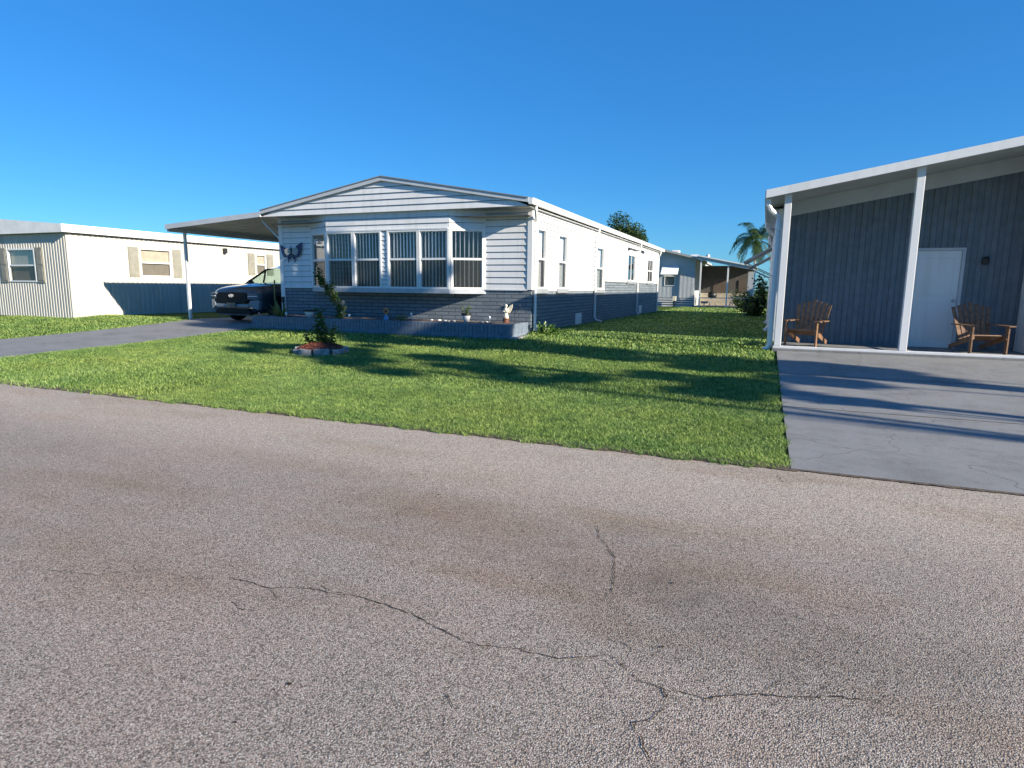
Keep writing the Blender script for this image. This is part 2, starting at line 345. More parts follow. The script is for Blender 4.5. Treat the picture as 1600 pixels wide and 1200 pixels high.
def roadmat():
    m = NT('road_aggregate'); tc = m.n('ShaderNodeTexCoord'); P = tc.outputs['Object']
    def vor(sc, feat='F1'):
        v = m.n('ShaderNodeTexVoronoi', i_Scale=sc, feature=feat); v.inputs['Randomness'].default_value = 1; m.l(P, v.inputs['Vector']); return v
    def noi(sc, det=4.0, rough=.55, off=0):
        mp = m.n('ShaderNodeMapping'); mp.inputs['Location'].default_value = (off, off * .7, 0); m.l(P, mp.inputs[0])
        v = m.n('ShaderNodeTexNoise', i_Scale=sc, i_Detail=det, i_Roughness=rough); m.l(mp.outputs[0], v.inputs['Vector']); return v.outputs[0]
    v1 = vor(165.0); v2 = vor(290.0)
    sp = m.n('ShaderNodeSeparateColor'); m.l(v1.outputs['Color'], sp.inputs[0])
    stone = m.ramp(sp.outputs[0], [(0, (.17, .15, .13, 1)), (.2, (.29, .265, .235, 1)), (.45, (.40, .355, .31, 1)), (.6, (.43, .34, .29, 1)), (.8, (.48, .45, .40, 1)), (.96, (.54, .50, .45, 1)), (1, (.66, .63, .58, 1))])
    gap = m.ramp(v1.outputs['Distance'], [(.42, g(1)), (.78, g(.25))])
    col = m.mix(.85, stone, gap, 'MULTIPLY')
    sp2 = m.n('ShaderNodeSeparateColor'); m.l(v2.outputs['Color'], sp2.inputs[0])
    col = m.mix(.28, col, m.ramp(sp2.outputs[1], [(0, g(.55)), (.6, g(1)), (1, g(1.3))]), 'MULTIPLY')
    # pinkish and greyish large patches
    col = m.mix(.55, col, m.ramp(noi(.9, 5, .6), [(.3, (.86, .90, .90, 1)), (.5, (1, .98, .96, 1)), (.7, (1.08, .98, .95, 1))]), 'MULTIPLY')
    # dirt streaks elongated along the road
    mp = m.n('ShaderNodeMapping'); mp.inputs['Scale'].default_value = (.45, 1.5, 1); m.l(P, mp.inputs[0])
    st = m.n('ShaderNodeTexNoise', i_Scale=.8, i_Detail=6.0, i_Roughness=.6); m.l(mp.outputs[0], st.inputs['Vector'])
    col = m.mix(m.ramp(st.outputs[0], [(.5, g(0)), (.68, g(.5))]), col, m.mix(1, col, (.72, .60, .46, 1), 'MULTIPLY'))
    # a few wear stains at their own places: (x, y, rx, ry, colour, amount)
    sxyz = m.n('ShaderNodeSeparateXYZ'); m.l(P, sxyz.inputs[0])
    fine = noi(3.2, 5, .6, 3)
    for (x, y, rx, ry, c, amt) in ROADSPOTS:
        mp = m.n('ShaderNodeMapping', vector_type='POINT'); mp.inputs['Location'].default_value = (-x / rx, -y / ry, 0); mp.inputs['Scale'].default_value = (1 / rx, 1 / ry, 0); m.l(P, mp.inputs[0])
        ln = m.n('ShaderNodeVectorMath', operation='LENGTH'); m.l(mp.outputs[0], ln.inputs[0])
        a = m.n('ShaderNodeMath', operation='MULTIPLY_ADD'); m.l(fine, a.inputs[0]); a.inputs[1].default_value = 1.4; m.l(ln.outputs['Value'], a.inputs[2])
        f = m.ramp(a.outputs[0], [(.95 if 0 else .9, g(amt)), (1.0, g(amt * .9)), ]) if 0 else m.ramp(a.outputs[0], [(.55, g(amt)), (1.0, g(0))]) if 0 else None
        mr = m.n('ShaderNodeMapRange', interpolation_type='SMOOTHSTEP'); m.l(a.outputs[0], mr.inputs[0])
        mr.inputs[1].default_value = .9; mr.inputs[2].default_value = 1.9; mr.inputs[3].default_value = amt * .72; mr.inputs[4].default_value = 0
        col = m.mix(mr.outputs[0], col, m.mix(1, col, c + (1,), 'MULTIPLY'))
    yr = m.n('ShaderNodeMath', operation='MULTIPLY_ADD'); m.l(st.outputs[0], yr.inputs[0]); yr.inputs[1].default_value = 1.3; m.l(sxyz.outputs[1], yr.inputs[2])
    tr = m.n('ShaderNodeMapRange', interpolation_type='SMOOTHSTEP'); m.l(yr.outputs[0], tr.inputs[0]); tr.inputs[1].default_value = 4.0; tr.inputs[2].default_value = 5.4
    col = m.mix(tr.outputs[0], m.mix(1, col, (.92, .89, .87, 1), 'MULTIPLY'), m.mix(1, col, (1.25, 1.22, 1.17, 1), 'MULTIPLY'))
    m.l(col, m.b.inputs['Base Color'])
    h = m.n('ShaderNodeMath', operation='MULTIPLY_ADD'); m.l(v1.outputs['Distance'], h.inputs[0]); h.inputs[1].default_value = -1; h.inputs[2].default_value = 1
    n1 = m.bump(h.outputs[0], .55, .006); m.l(m.bump(sp2.outputs[2], .25, .004, n1), m.b.inputs['Normal'])
    m.b.inputs['Roughness'].default_value = .85; m.b.inputs['Specular IOR Level'].default_value = .3
    return m.m
BRN = (.78, .68, .55); DRK = (.64, .64, .63); 
ROADSPOTS = [(-1.95, 3.55, 1.1, .30, BRN, .75), (-.75, 3.75, .8, .22, BRN, .6), (-.1, 3.35, .9, .2, BRN, .45), (.15, 2.75, 1.1, .5, DRK, .8), (-.9, 3.2, 1.6, .5, (.84, .80, .78), .7), (-2.6, 2.2, .9, .3, (.86, .83, .82), .6), (-3.5, 4.0, 1.4, .25, (.85, .78, .70), .6), (-1.15, 2.75, .8, .12, BRN, .7),
             (-2.2, 2.95, .8, .12, BRN, .5), (-.55, 2.55, .4, .15, BRN, .5), (-.4, 3.0, .7, .25, DRK, .45), (.2, 5.3, .5, .2, DRK, .5)]
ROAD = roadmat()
CRACK = simple('crack_dirt', (.055, .044, .034), 1.0, var=.4, scale=30, spec=0)
EDGE = simple('edge_soil', (.10, .075, .055), 1.0, var=.45, scale=20, bump=.8, bscale=60)

# ------------------------------------------------------------------ ground
def zg(y):
    y = np.asarray(y, dtype=float)
    a = .3 * np.clip((y - 5.5) / 9.8, 0, 1) ** 2.2
    return np.where(y < 15.3, a, np.interp(y, [15.3, 35, 50, 60], [.3, .19, .13, .1]))
def Z(y): return float(zg(y))
def sheet(name, x0, x1, ys, off, mat, thick=0):
    mb = MB()
    for a, b in zip(ys, ys[1:]): mb.face((x0, a, Z(a) + off), (x1, a, Z(a) + off), (x1, b, Z(b) + off), (x0, b, Z(b) + off))
    if thick:
        for x in (x0, x1):
            for a, b in zip(ys, ys[1:]): mb.face((x, a, Z(a) + off - thick), (x, b, Z(b) + off - thick), (x, b, Z(b) + off), (x, a, Z(a) + off))
        a = ys[0]; mb.face((x0, a, Z(a) + off - thick), (x1, a, Z(a) + off - thick), (x1, a, Z(a) + off), (x0, a, Z(a) + off))
    return tag(mb.build(name, mat), kind='structure')
ysf = [-600, -60, -3.2, 0, 5.5] + [5.5 + k * .7 for k in range(1, 14)] + [15.3, 20, 27, 35, 50, 60, 150, 900]
mb = MB(); ysg = sorted(set(ysf + [14.06]))
for (xa, xb) in ((-900, .32), (.32, 8.38), (8.38, 900)):
    f_ = (lambda y: Z(y) if y < 14.05 else min(Z(y), .12)) if xa > 0 and xa < 1 else Z
    for a, b in zip(ysg, ysg[1:]): mb.face((xa, a, f_(a) - .012), (xb, a, f_(a) - .012), (xb, b, f_(b) - .012), (xa, b, f_(b) - .012))
tag(mb.build('ground', LAWN), kind='structure')
mb = MB()
rnd = random.Random(3)
xs = [-300, -60, -20] + [-12 + k * .12 for k in range(130)] + [4, 12, 60, 300]
ed = [5.5 + rnd.uniform(-.015, .02) for _ in xs]
for k in range(len(xs) - 1): mb.face((xs[k], -2.8, 0), (xs[k + 1], -2.8, 0), (xs[k + 1], ed[k + 1], 0), (xs[k], ed[k], 0))
road = tag(mb.build('road', ROAD), kind='structure')
# cracks: thin dark fissures lying on the road, given as ground points
def px2g(px, py, z=0.0):
    d = rt2 * ((px - 800) / F) - up2 * ((py - 600) / F) + fw; t = (z - CZ) / d.z; return (t * d.x, t * d.y)
CR = [[(355, 903), (385, 909), (420, 920), (470, 919), (500, 923), (530, 931), (552, 930), (600, 945), (645, 960), (690, 985), (733, 1006), (775, 1012), (800, 1012), (835, 1022), (870, 1030), (905, 1028), (945, 1026)],
      [(933, 822), (935, 838), (946, 850), (962, 872), (960, 895), (957, 930)],
      [(945, 1024), (965, 1030), (980, 1050), (1000, 1064), (1035, 1078), (1040, 1090), (1035, 1105), (1027, 1120), (1005, 1128), (990, 1130), (1000, 1155), (1020, 1197)],
      [(1040, 1079), (1070, 1084), (1100, 1092), (1140, 1088), (1190, 1086), (1250, 1092), (1300, 1088), (1380, 1100)],
      [(856, 988), (880, 1003), (890, 1006)], [(955, 1001), (975, 1006), (993, 1016), (1010, 1020)], [(362, 940), (378, 953), (402, 955)], [(1213, 741), (1222, 752), (1250, 760)],
      [(560, 930), (520, 925), (495, 912)], [(695, 1082), (705, 1098), (712, 1112)], [(60, 890), (150, 899), (240, 890), (300, 906), (355, 903)], [(835, 985), (800, 978), (770, 968)],
      [(940, 815), (1000, 822), (1080, 835), (1150, 842), (1230, 850)]]
CR += [[(645, 960), (668, 958), (690, 964)], [(960, 872), (985, 868), (1010, 876)], [(1040, 1088), (1062, 1096), (1075, 1112)], [(733, 1006), (742, 1022), (740, 1040)], [(1190, 1086), (1205, 1070), (1230, 1062)], [(420, 920), (432, 934), (455, 940)]]
for ci, pl in enumerate(CR):
    if len(pl) == 3 and ci > 12: FINE = True
    else: FINE = False
    pts = [Vector(px2g(*p)) for p in pl]; out = []
    for a, b in zip(pts, pts[1:]):
        n = max(2, int((b - a).length / .018))
        for k in range(n): out.append(a.lerp(b, k / n) + Vector((rnd.uniform(-.006, .006), rnd.uniform(-.006, .006))))
    out.append(pts[-1]); mb = MB(); N = len(out); wd = []
    for k in range(N): wd.append((.0014 if FINE else .0018 if ci in (10, 11, 12, 8) else .0024) * rnd.uniform(.35, 1.35) * min(1, .3 + k / 6, .3 + (N - 1 - k) / 6))
    V = []
    for k, p in enumerate(out):
        d = (out[min(k + 1, N - 1)] - out[max(k - 1, 0)]).normalized(); nn = Vector((-d.y, d.x)) * wd[k]
        V.append((p + nn, p - nn))
    for k in range(N - 1):
        if rnd.random() < (.3 if ci in (10, 12, 8, 11) else .03): continue
        a, b = V[k], V[k + 1]; mb.face((*a[0], .004), (*a[1], .004), (*b[1], .004), (*b[0], .004))
    tag(mb.build('crack', CRACK, road), kind='structure')
# small pits in the road
mb = MB()
for (px, py, r) in [(452, 1070, .02), (428, 1079, .012), (608, 1030, .008), (1050, 912, .022), (368, 1130, .014), (700, 1090, .012), (1035, 1012, .018), (685, 774, .02), (643, 742, .02)]:
    r *= .6; x, y = px2g(px, py); mb.face(*[(x + r * rnd.uniform(.5, 1.2) * math.cos(t), y + r * .7 * rnd.uniform(.5, 1.2) * math.sin(t), .005) for t in np.linspace(0, 6.28, 9)[:-1]])
tag(mb.build('pit', CRACK, road), kind='structure')
# strip of soil where the turf meets the asphalt
mb = MB()
for k in range(len(xs) - 1):
    if -12.5 < xs[k] < .25: mb.face((xs[k], ed[k] - .03 + rnd.uniform(-.012, .012), .006), (xs[k + 1], ed[k + 1] - .03, .006), (xs[k + 1], 5.62, .012), (xs[k], 5.62, .012))
xq = .2
while xq < 5.15:
    mb.face((xq, 5.495 + rnd.uniform(-.015, .015), .007), (xq + .09, 5.495 + rnd.uniform(-.015, .015), .007), (xq + .09, 5.545, .010), (xq, 5.545, .010)); xq += .09
tag(mb.build('verge_soil', EDGE), kind='structure')
yd = [5.53] + [5.5 + k * .7 for k in range(1, 12)] + [14.0]
drv = sheet('driveway', .3, 5.2, yd, .012, CONC, .05)
sheet('driveway', -17.9, -13.95, yd + [15.3, 20, 28], .012, CONC, .05)
mb = MB(); [mb.box(.31, 5.19, y, y + .012, Z(y) + .014, Z(y) + .0155) for y in (8.4, 11.2)]
tag(mb.build('expansion_joint', CRACK, drv), kind='structure')
# second driveway joints
# ------------------------------------------------------------------ grass blades
def inside(x, y):
    ok = (y > 5.47 + .04 * np.sin(x * 7) * np.sin(x * 2.3 + 1) + .022 * np.sin(x * 23 + 2 * np.sin(x * 5)) + .016 * np.sin(x * 61)) & ~((x > .29 + .03 * np.sin(y * 9)) & (x < 5.2) & (y < 14.05))
    ok &= ~((x > .17) & (x < 8.6) & (y > 13.9) & (y < 35))
    ok &= ~((x > -17.9) & (x < -13.98 + .03 * np.sin(y * 8)) & (y < 28))
    ok &= ~((x > -13.95) & (x < -5.68) & (y > 13.9)) & ~((x > -14.1) & (x < -5.66) & (y > 15.2) & (y < 36))
    ok &= ~(((x + 8.72) ** 2 + (y - 10.6) ** 2) < .56 ** 2)
    return ok
def grass(n, xr, yr, h, wd, pexp=1.0):
    x = np.random.uniform(*xr, n); y = yr[0] + (yr[1] - yr[0]) * np.random.rand(n) ** pexp
    # only what the camera side of the lawn can show
    k = inside(x, y); x = x[k]; y = y[k]; n = len(x)
    dens = np.sin(x * 1.7 + 2 * np.sin(y * .9)) * np.sin(y * 1.3 + 1.5 * np.sin(x * .7))
    d = y
    hh = h * np.random.uniform(.55, 1.25, n) * (1 + .15 * dens); ww = wd * np.random.uniform(.7, 1.3, n) * (.55 + d / 12)
    th = np.random.uniform(0, 2 * np.pi, n); ln = np.random.uniform(.25, 1.1, n) * hh
    ph = th + np.random.uniform(-1.0, 1.0, n) + np.pi / 2
    z = zg(y) - .012
    dx, dy = np.cos(th), np.sin(th); wx, wy = np.cos(ph) * ww / 2, np.sin(ph) * ww / 2
    P = np.zeros((n, 6, 3))
    for i, (t, wk) in enumerate(((0, .8), (.55, 1.0), (1.0, .12))):
        cx = x + dx * ln * t ** 1.7; cy = y + dy * ln * t ** 1.7; cz = z + hh * (t - .18 * t * t * (ln / hh))
        P[:, i * 2] = np.stack([cx - wx * wk, cy - wy * wk, cz], 1); P[:, i * 2 + 1] = np.stack([cx + wx * wk, cy + wy * wk, cz], 1)
    base = (np.arange(n) * 6)[:, None]
    Fq = np.concatenate([base + np.array([[0, 1, 3, 2]]), base + np.array([[2, 3, 5, 4]])], 0)
    return P.reshape(-1, 3), Fq
parts = [grass(270000, (-7.5, .33), (5.42, 8.0), .046, .0046), grass(210000, (-14, .33), (8.0, 12), .047, .0054), grass(85000, (-14, .25), (12, 22), .055, .011, 1.3),
         grass(75000, (-14.1, -7), (5.42, 9.5), .047, .0068), grass(26000, (-8, .2), (22, 50), .06, .02, 1.2), grass(40000, (-26, -17.9), (5.42, 16), .045, .009), grass(9000, (-6.0, -4.9), (15.1, 16.6), .08, .009)]
V = []; Fq = []; off = 0
for v, f in parts: V.append(v); Fq.append(f + off); off += len(v)
go = npmesh('lawn_grass', np.concatenate(V), np.concatenate(Fq), GRASS); tag(go, 'bright green coarse mown grass covering the front and side lawn', 'grass', kind='stuff')

# ------------------------------------------------------------------ vegetation helpers
def rotm(n):
    a = np.random.uniform(0, 2 * np.pi, n); return a
def leafquads(C, L, W, droop=.0, nrm=None):
    """leaf-shaped folded quads at centres C, random orientation"""
    n = len(C); u = np.random.randn(n, 3); u[:, 2] = u[:, 2] * .6 - droop; u /= np.linalg.norm(u, axis=1)[:, None]
    r = np.random.randn(n, 3); v = np.cross(u, r); v /= np.linalg.norm(v, axis=1)[:, None]
    l = (L * np.random.uniform(.6, 1.3, n))[:, None]; w_ = (W * np.random.uniform(.6, 1.3, n))[:, None]
    P = np.stack([C - u * l / 2, C + v * w_ / 2, C + u * l / 2, C - v * w_ / 2], 1)
    return P.reshape(-1, 3), (np.arange(n) * 4)[:, None] + np.array([[0, 1, 2, 3]])
def tree(name, x, y, z, h, crad, label, cat='tree', group=None, mat=LEAFD, nleaf=14000, leaf=.22, trunk=.18, clumps=26, czf=(.45, 1.0), seed=1, asp=1.0, fill=.5, cyl=False):
    rs = np.random.RandomState(seed); root = empty(name, (x, y, z)); tag(root, label, cat, group)
    mb = MB(); top = h * (czf[0] + .25)
    pts = [(0, 0, -.2), (rs.uniform(-.1, .1), rs.uniform(-.1, .1), top * .4), (rs.uniform(-.2, .2), rs.uniform(-.2, .2), top * .75), (rs.uniform(-.3, .3), rs.uniform(-.3, .3), top)]
    mb.tube(pts, [trunk, trunk * .8, trunk * .6, trunk * .3], 8)
    cc = []; zc = h * (czf[0] + czf[1]) / 2; hz = h * (czf[1] - czf[0]) / 2
    for k in range(clumps):
        while True:
            p = rs.uniform(-1, 1, 3)
            if (np.hypot(p[0], p[1]) if cyl else np.linalg.norm(p)) < 1: break
        p *= 1 if cyl else .55 + .45 * rs.rand(); c = np.array([p[0] * crad * asp, p[1] * crad, zc + p[2] * hz]); cc.append(c)
        s = np.array(pts[rs.randint(1, 4)]); m_ = (s + c) / 2 + rs.uniform(-.2, .2, 3) - np.array([0, 0, .1 * h * .3])
        mb.tube([tuple(s), tuple(m_), tuple(c)], [trunk * .35, trunk * .2, trunk * .06], 5)
    mb.build('trunk', BARK, root, smooth=True)
    cr = crad * .38; C = []
    for c in cc:
        n = int(nleaf / clumps * rs.uniform(.5, 1.5)); d = rs.randn(n, 3); d /= np.linalg.norm(d, axis=1)[:, None]; r = cr * rs.uniform(.6, 1.3) * rs.rand(n) ** fill
        q = c + d * r[:, None] * np.array([1, 1, .75]); C.append(q)
    P, Fq = leafquads(np.concatenate(C), leaf, leaf * .5, .15)
    npmesh('crown', P, Fq, mat, root); return root
def palm(name, x, y, z, th, n, fl, label, seed=1, leaf=LEAFP, lw=.03, trunk=.11):
    rs = np.random.RandomState(seed); root = empty(name, (x, y, z)); tag(root, label, 'palm tree')
    mb = MB(); mb.tube([(0, 0, -.2), (.03, 0, th * .3), (.08, 0, th * .7), (.05, 0, th)], [trunk * 1.2, trunk, trunk * .85, trunk * .8], 10); mb.build('trunk', BARKP, root, smooth=True)
    mb = MB(); mb.tube([(.05, 0, th - .05), (.05, 0, th + .5)], [trunk * .95, trunk * .6], 8); mb.build('crown_shaft', LEAFP, root, smooth=True)
    V = []; Q = []; o = 0
    for k in range(n):
        az = 2 * math.pi * (k * .382 + rs.uniform(-.04, .04)); el = R(rs.uniform(10, 75)) if k > n * .35 else R(rs.uniform(-25, 15))
        L = fl * rs.uniform(.85, 1.1); p = np.array([.05, 0, th + .35]); d = np.array([math.cos(az) * math.cos(el), math.sin(az) * math.cos(el), math.sin(el)])
        N = 16; side = np.array([-math.sin(az), math.cos(az), 0]); prev = p
        for j in range(N):
            nd = d + np.array([0, 0, -.075 - .010 * j]); d = nd / np.linalg.norm(nd); q = prev + d * L / N
            V += [prev - side * .012, prev + side * .012, q + side * .012, q - side * .012]; Q.append([o, o + 1, o + 2, o + 3]); o += 4
            if j > 1:
                ll = fl * .24 * math.sin(math.pi * min(1, (j + 1.5) / (N + 1))) ** .6
                for sgn in (-1, 1):
                    for rep in range(6):
                        b = prev + (q - prev) * rs.rand(); t = side * sgn * rs.uniform(.5, .95) + d * .5 + np.array([0, 0, -rs.uniform(.2, 1.0)]); t = t / np.linalg.norm(t) * ll * rs.uniform(.8, 1.1)
                        wv = d * lw * rs.uniform(.7, 1.4); V += [b - wv, b + wv, b + t * .6 + wv * .8 + np.array([0, 0, -.02]), b + t]; Q.append([o, o + 1, o + 2, o + 3]); o += 4
            prev = q
    npmesh('fronds', V, Q, leaf, root); return root
def shrub(name, x, y, z, stems, label, cat='shrub', leaf=.07, mat=LEAFM, dens=160, flowers=0, spread=.09, seed=2, stemr=.012):
    """stems: list of point lists (local)"""
    rs = np.random.RandomState(seed); root = empty(name, (x, y, z)); tag(root, label, cat)
    mb = MB(); C = []; fl = MB()
    for st in stems:
        r = stemr; mb.tube(st, [r * (1 - .6 * k / (len(st) - 1)) for k in range(len(st))], 6)
        for a, b in zip(st, st[1:]):
            a = np.array(a); b = np.array(b); n = int(dens * np.linalg.norm(b - a)); t = rs.rand(n)[:, None]
            C.append(a + (b - a) * t + rs.randn(n, 3) * spread * rs.uniform(.4, 1.1, (n, 1)))
            for _ in range(int(n / 14)):
                s = a + (b - a) * rs.rand(); e = s + rs.randn(3) * spread * 1.3; mb.tube([tuple(s), tuple(e)], [r * .3, r * .15], 4)
    mb.build('stem', BARK, root, smooth=True); C = np.concatenate(C)
    P, Fq = leafquads(C, leaf, leaf * .55, .1); npmesh('foliage', P, Fq, mat, root)
    for k in range(flowers):
        c = C[rs.randint(len(C))]; fb = MB()
        for q in range(5):
            t = q * 1.2566; fb.face(tuple(c), (c[0] + .03 * math.cos(t - .5), c[1] - .015, c[2] + .03 * math.sin(t - .5)), (c[0] + .045 * math.cos(t), c[1] - .03, c[2] + .045 * math.sin(t)), (c[0] + .03 * math.cos(t + .5), c[1] - .015, c[2] + .03 * math.sin(t + .5)))
        fb.build('flower', FLOW, root)
    return root

# ------------------------------------------------------------------ windows
def window(fr, u0, u1, z0, z1, parent, mid=.5, blinds=0, mull=0, fw_=.05, bang=35, seed=0, sill=None, slats=True):
    fb = MB(); d0, d1 = -.05, .035
    fr.box(fb, u0, u0 + fw_, z0, z1, d0, d1); fr.box(fb, u1 - fw_, u1, z0, z1, d0, d1)
    fr.box(fb, u0 + fw_, u1 - fw_, z0, z0 + fw_, d0, d1 - .002); fr.box(fb, u0 + fw_, u1 - fw_, z1 - fw_, z1, d0, d1 - .002)
    zm = z0 + (z1 - z0) * mid
    if mid: fr.box(fb, u0 + fw_, u1 - fw_, zm - .028, zm + .028, -.03, .022)
    if mid:      # lower sash, slightly inset stiles
        fr.box(fb, u0 + fw_, u0 + fw_ + .025, z0 + fw_, zm - .028, -.03, .008); fr.box(fb, u1 - fw_ - .025, u1 - fw_, z0 + fw_, zm - .028, -.03, .008)
    if mull: um = (u0 + u1) / 2; fr.box(fb, um - .02, um + .02, z0 + fw_, z1 - fw_, -.028, .012)
    o = fb.build('window', TRIM, parent)
    gb = MB(); gb.face(*[fr.p(u, z, -.012) for u, z in ((u0 + fw_, z0 + fw_), (u1 - fw_, z0 + fw_), (u1 - fw_, z1 - fw_), (u0 + fw_, z1 - fw_))])
    gb.build('pane', GLASS, o)
    if mid:
        gb = MB(); gb.face(*[fr.p(u, z, .004) for u, z in ((u0 + fw_ + .025, z0 + fw_), (u1 - fw_ - .025, z0 + fw_), (u1 - fw_ - .025, zm - .028), (u0 + fw_ + .025, zm - .028))]); gb.build('insect_screen', SCREEN, o)
    if blinds:
        rs = random.Random(seed); bb = MB(); u = u0 + fw_ * .5
        while u < u1 - .02:
            a = R(bang + rs.uniform(-7, 7)); hw = .042; dz = rs.uniform(0, .01)
            du, dd = math.cos(a) * hw, math.sin(a) * hw; c = fr.p(u, 0, -.13)
            pa = fr.p(u - du, 0, -.13 - dd); pb = fr.p(u + du, 0, -.13 + dd); pm = fr.p(u - math.sin(a) * .008, 0, -.13 + math.cos(a) * .008)
            for s, t in ((pa, pm), (pm, pb)): bb.face((s.x, s.y, z0 + .02 + dz), (t.x, t.y, z0 + .02 + dz), (t.x, t.y, z1 - .02), (s.x, s.y, z1 - .02))
            u += blinds
        fr.box(bb, u0 + .02, u1 - .02, z1 - .06, z1 - .01, -.17, -.09)
        bb.build('blinds', BLIND, o)
    if sill:
        sb = MB(); fr.box(sb, u0 - sill[0], u1 + sill[0], z0 - sill[1], z0 - .003, .002, sill[2]); sb.build('sill', sill[3], o, bevel=.008)
    return o
def downspout(parent, x, y, ztop, zbot, gx, gy, kick=(.12, 0), mat=TRIM, r=.038):
    mb = MB(); mb.tube([(gx, gy, ztop), (gx, gy, ztop - .1), (gx + (x - gx) * .25, gy + (y - gy) * .25, ztop - .2), (x, y, ztop - .34), (x, y, ztop - .45), (x, y, zbot + .12), (x + kick[0] * .35, y + kick[1] * .35, zbot + .03), (x + kick[0], y + kick[1], zbot)], r, 8)
    for z in (ztop - .6, (ztop + zbot) / 2, zbot + .4): mb.box(x - r * 1.15, x + r * 1.15, y - r * 1.15, y + r * 1.15, z, z + .03)
    return mb.build('downspout', mat, parent, smooth=False)

# ------------------------------------------------------------------ main house
WX0, WX1, WY0, WY1 = -13.98, -5.69, 15.27, 35.6
BZ, EZ = 1.42, 3.49
H = empty('mobile_home', (-9.84, 15.27, .3))
tag(H, 'white lap-sided mobile home with grey brick base, low gable and wide bay window', 'house')
class HP:   # parts are given in world coordinates: parent keeps them there
    pass
H.location = (0, 0, 0)
front = FR((0, WY0, 0), (1, 0, 0), (0, -1, 0)); side = FR((WX1, 0, 0), (0, 1, 0), (1, 0, 0)); left = FR((WX0, 0, 0), (0, 1, 0), (-1, 0, 0)); rear = FR((0, WY1, 0), (1, 0, 0), (0, 1, 0))
BAYU = (-12.78, -7.02); BY = 14.82; BX = (-11.86, -7.86); BB = 1.30
for a, b in ((WX0, BAYU[0]), (BAYU[1], WX1)):
    mb = MB(); lap(mb, front, a, b, BZ, EZ); mb.build('front_wall', WHITE, H)
SW = [(15.64, 16.38, BZ + .03, 3.05), (17.44, 18.32, BZ + .03, 3.03), (21.78, 22.95, 1.44, 2.95), (27.3, 29.0, 1.80, 2.97), (32.2, 33.85, 1.80, 2.96)]
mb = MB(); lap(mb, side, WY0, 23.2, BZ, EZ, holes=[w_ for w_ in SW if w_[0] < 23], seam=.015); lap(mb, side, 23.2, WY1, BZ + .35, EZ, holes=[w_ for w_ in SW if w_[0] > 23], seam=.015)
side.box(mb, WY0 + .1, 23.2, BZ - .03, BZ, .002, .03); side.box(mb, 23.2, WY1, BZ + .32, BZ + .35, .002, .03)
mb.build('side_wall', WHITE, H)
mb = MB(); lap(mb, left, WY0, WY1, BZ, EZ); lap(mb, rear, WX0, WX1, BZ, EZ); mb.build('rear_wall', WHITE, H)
# brick base
mb = MB(); flatwall(mb, front, WX0, WX1, -.3, BZ); mb.face(front.p(WX0, BZ, 0), front.p(WX1, BZ, 0), front.p(WX1, BZ, -.1), front.p(WX0, BZ, -.1))
flatwall(mb, side, WY0, 23.2, -.3, BZ - .03); flatwall(mb, side, 23.2, WY1, -.3, BZ + .32); flatwall(mb, left, WY0, WY1, -.3, BZ); flatwall(mb, rear, WX0, WX1, -.3, BZ)
mb.build('brick_base', BRICK, H)
# corner trims, bottom starter
mb = MB(); mb.box(WX1 - .11, WX1 + .028, WY0 - .03, WY0 + .11, BZ, EZ); mb.build('corner_trim', TRIM, H, bevel=.004)
mb = MB(); mb.box(WX0 - .028, WX0 + .12, WY0 - .03, WY0 + .11, .32, EZ); mb.build('corner_trim', TRIM, H, bevel=.004)
for a, b in ((BAYU[1], WX1 - .11), (WX0 + .12, BAYU[0])): mb = MB(); front.box(mb, a, b, BZ - .02, BZ + .01, .002, .034); mb.build('starter_strip', TRIM, H)
# interior so that windows look into rooms
mb = MB(); mb.face((WX0 + .02, WY0, .9), (WX1 - .02, WY0, .9), (WX1 - .02, WY1, .9), (WX0 + .02, WY1, .9)); mb.build('floor', CARP, H)
mb = MB(); mb.face((WX0, WY0 - .4, 3.3), (WX1, WY0 - .4, 3.3), (WX1, WY1, 3.3), (WX0, WY1, 3.3))
for y in (19.2, 24.5, 30.2): mb.box(WX0 + .1, WX1 - .12, y, y + .08, .9, 3.3)
mb.box(-9.5, -9.4, 24.6, 35, .9, 3.3); mb.build('room_partition', ROOM, H)
# bay
fb = FR((0, BY, 0), (1, 0, 0), (0, -1, 0))
dl = Vector((BX[0] - BAYU[0], BY - WY0, 0)); frL = FR((BAYU[0], WY0, 0), dl, (dl.y, -dl.x, 0)); LL = dl.length
dr = Vector((BAYU[1] - BX[1], WY0 - BY, 0)); frR = FR((BX[1], BY, 0), dr, (dr.y, -dr.x, 0)); LR = dr.length
for f in (frL, frR):
    if f.n.y > 0: f.n = -f.n
BT = 3.0
mb = MB(); lap(mb, fb, BX[0], BX[1], BT, EZ); lap(mb, frL, 0, LL, BT, EZ); lap(mb, frR, 0, LR, BT, EZ)
lap(mb, fb, -9.985, -9.79, BZ, BT, pitch=.12, dep=.018)
mb.build('bay_siding', WHITE, H)
mb = MB()
pts = [(BAYU[0] - .03, WY0), (BX[0] - .02, BY - .045), (BX[1] + .02, BY - .045), (BAYU[1] + .03, WY0)]
mb.prism(pts, 'z', BB, BZ - .002); mb.build('bay_sill', simple('pale_grey_trim', (.42, .45, .49), .5), H)
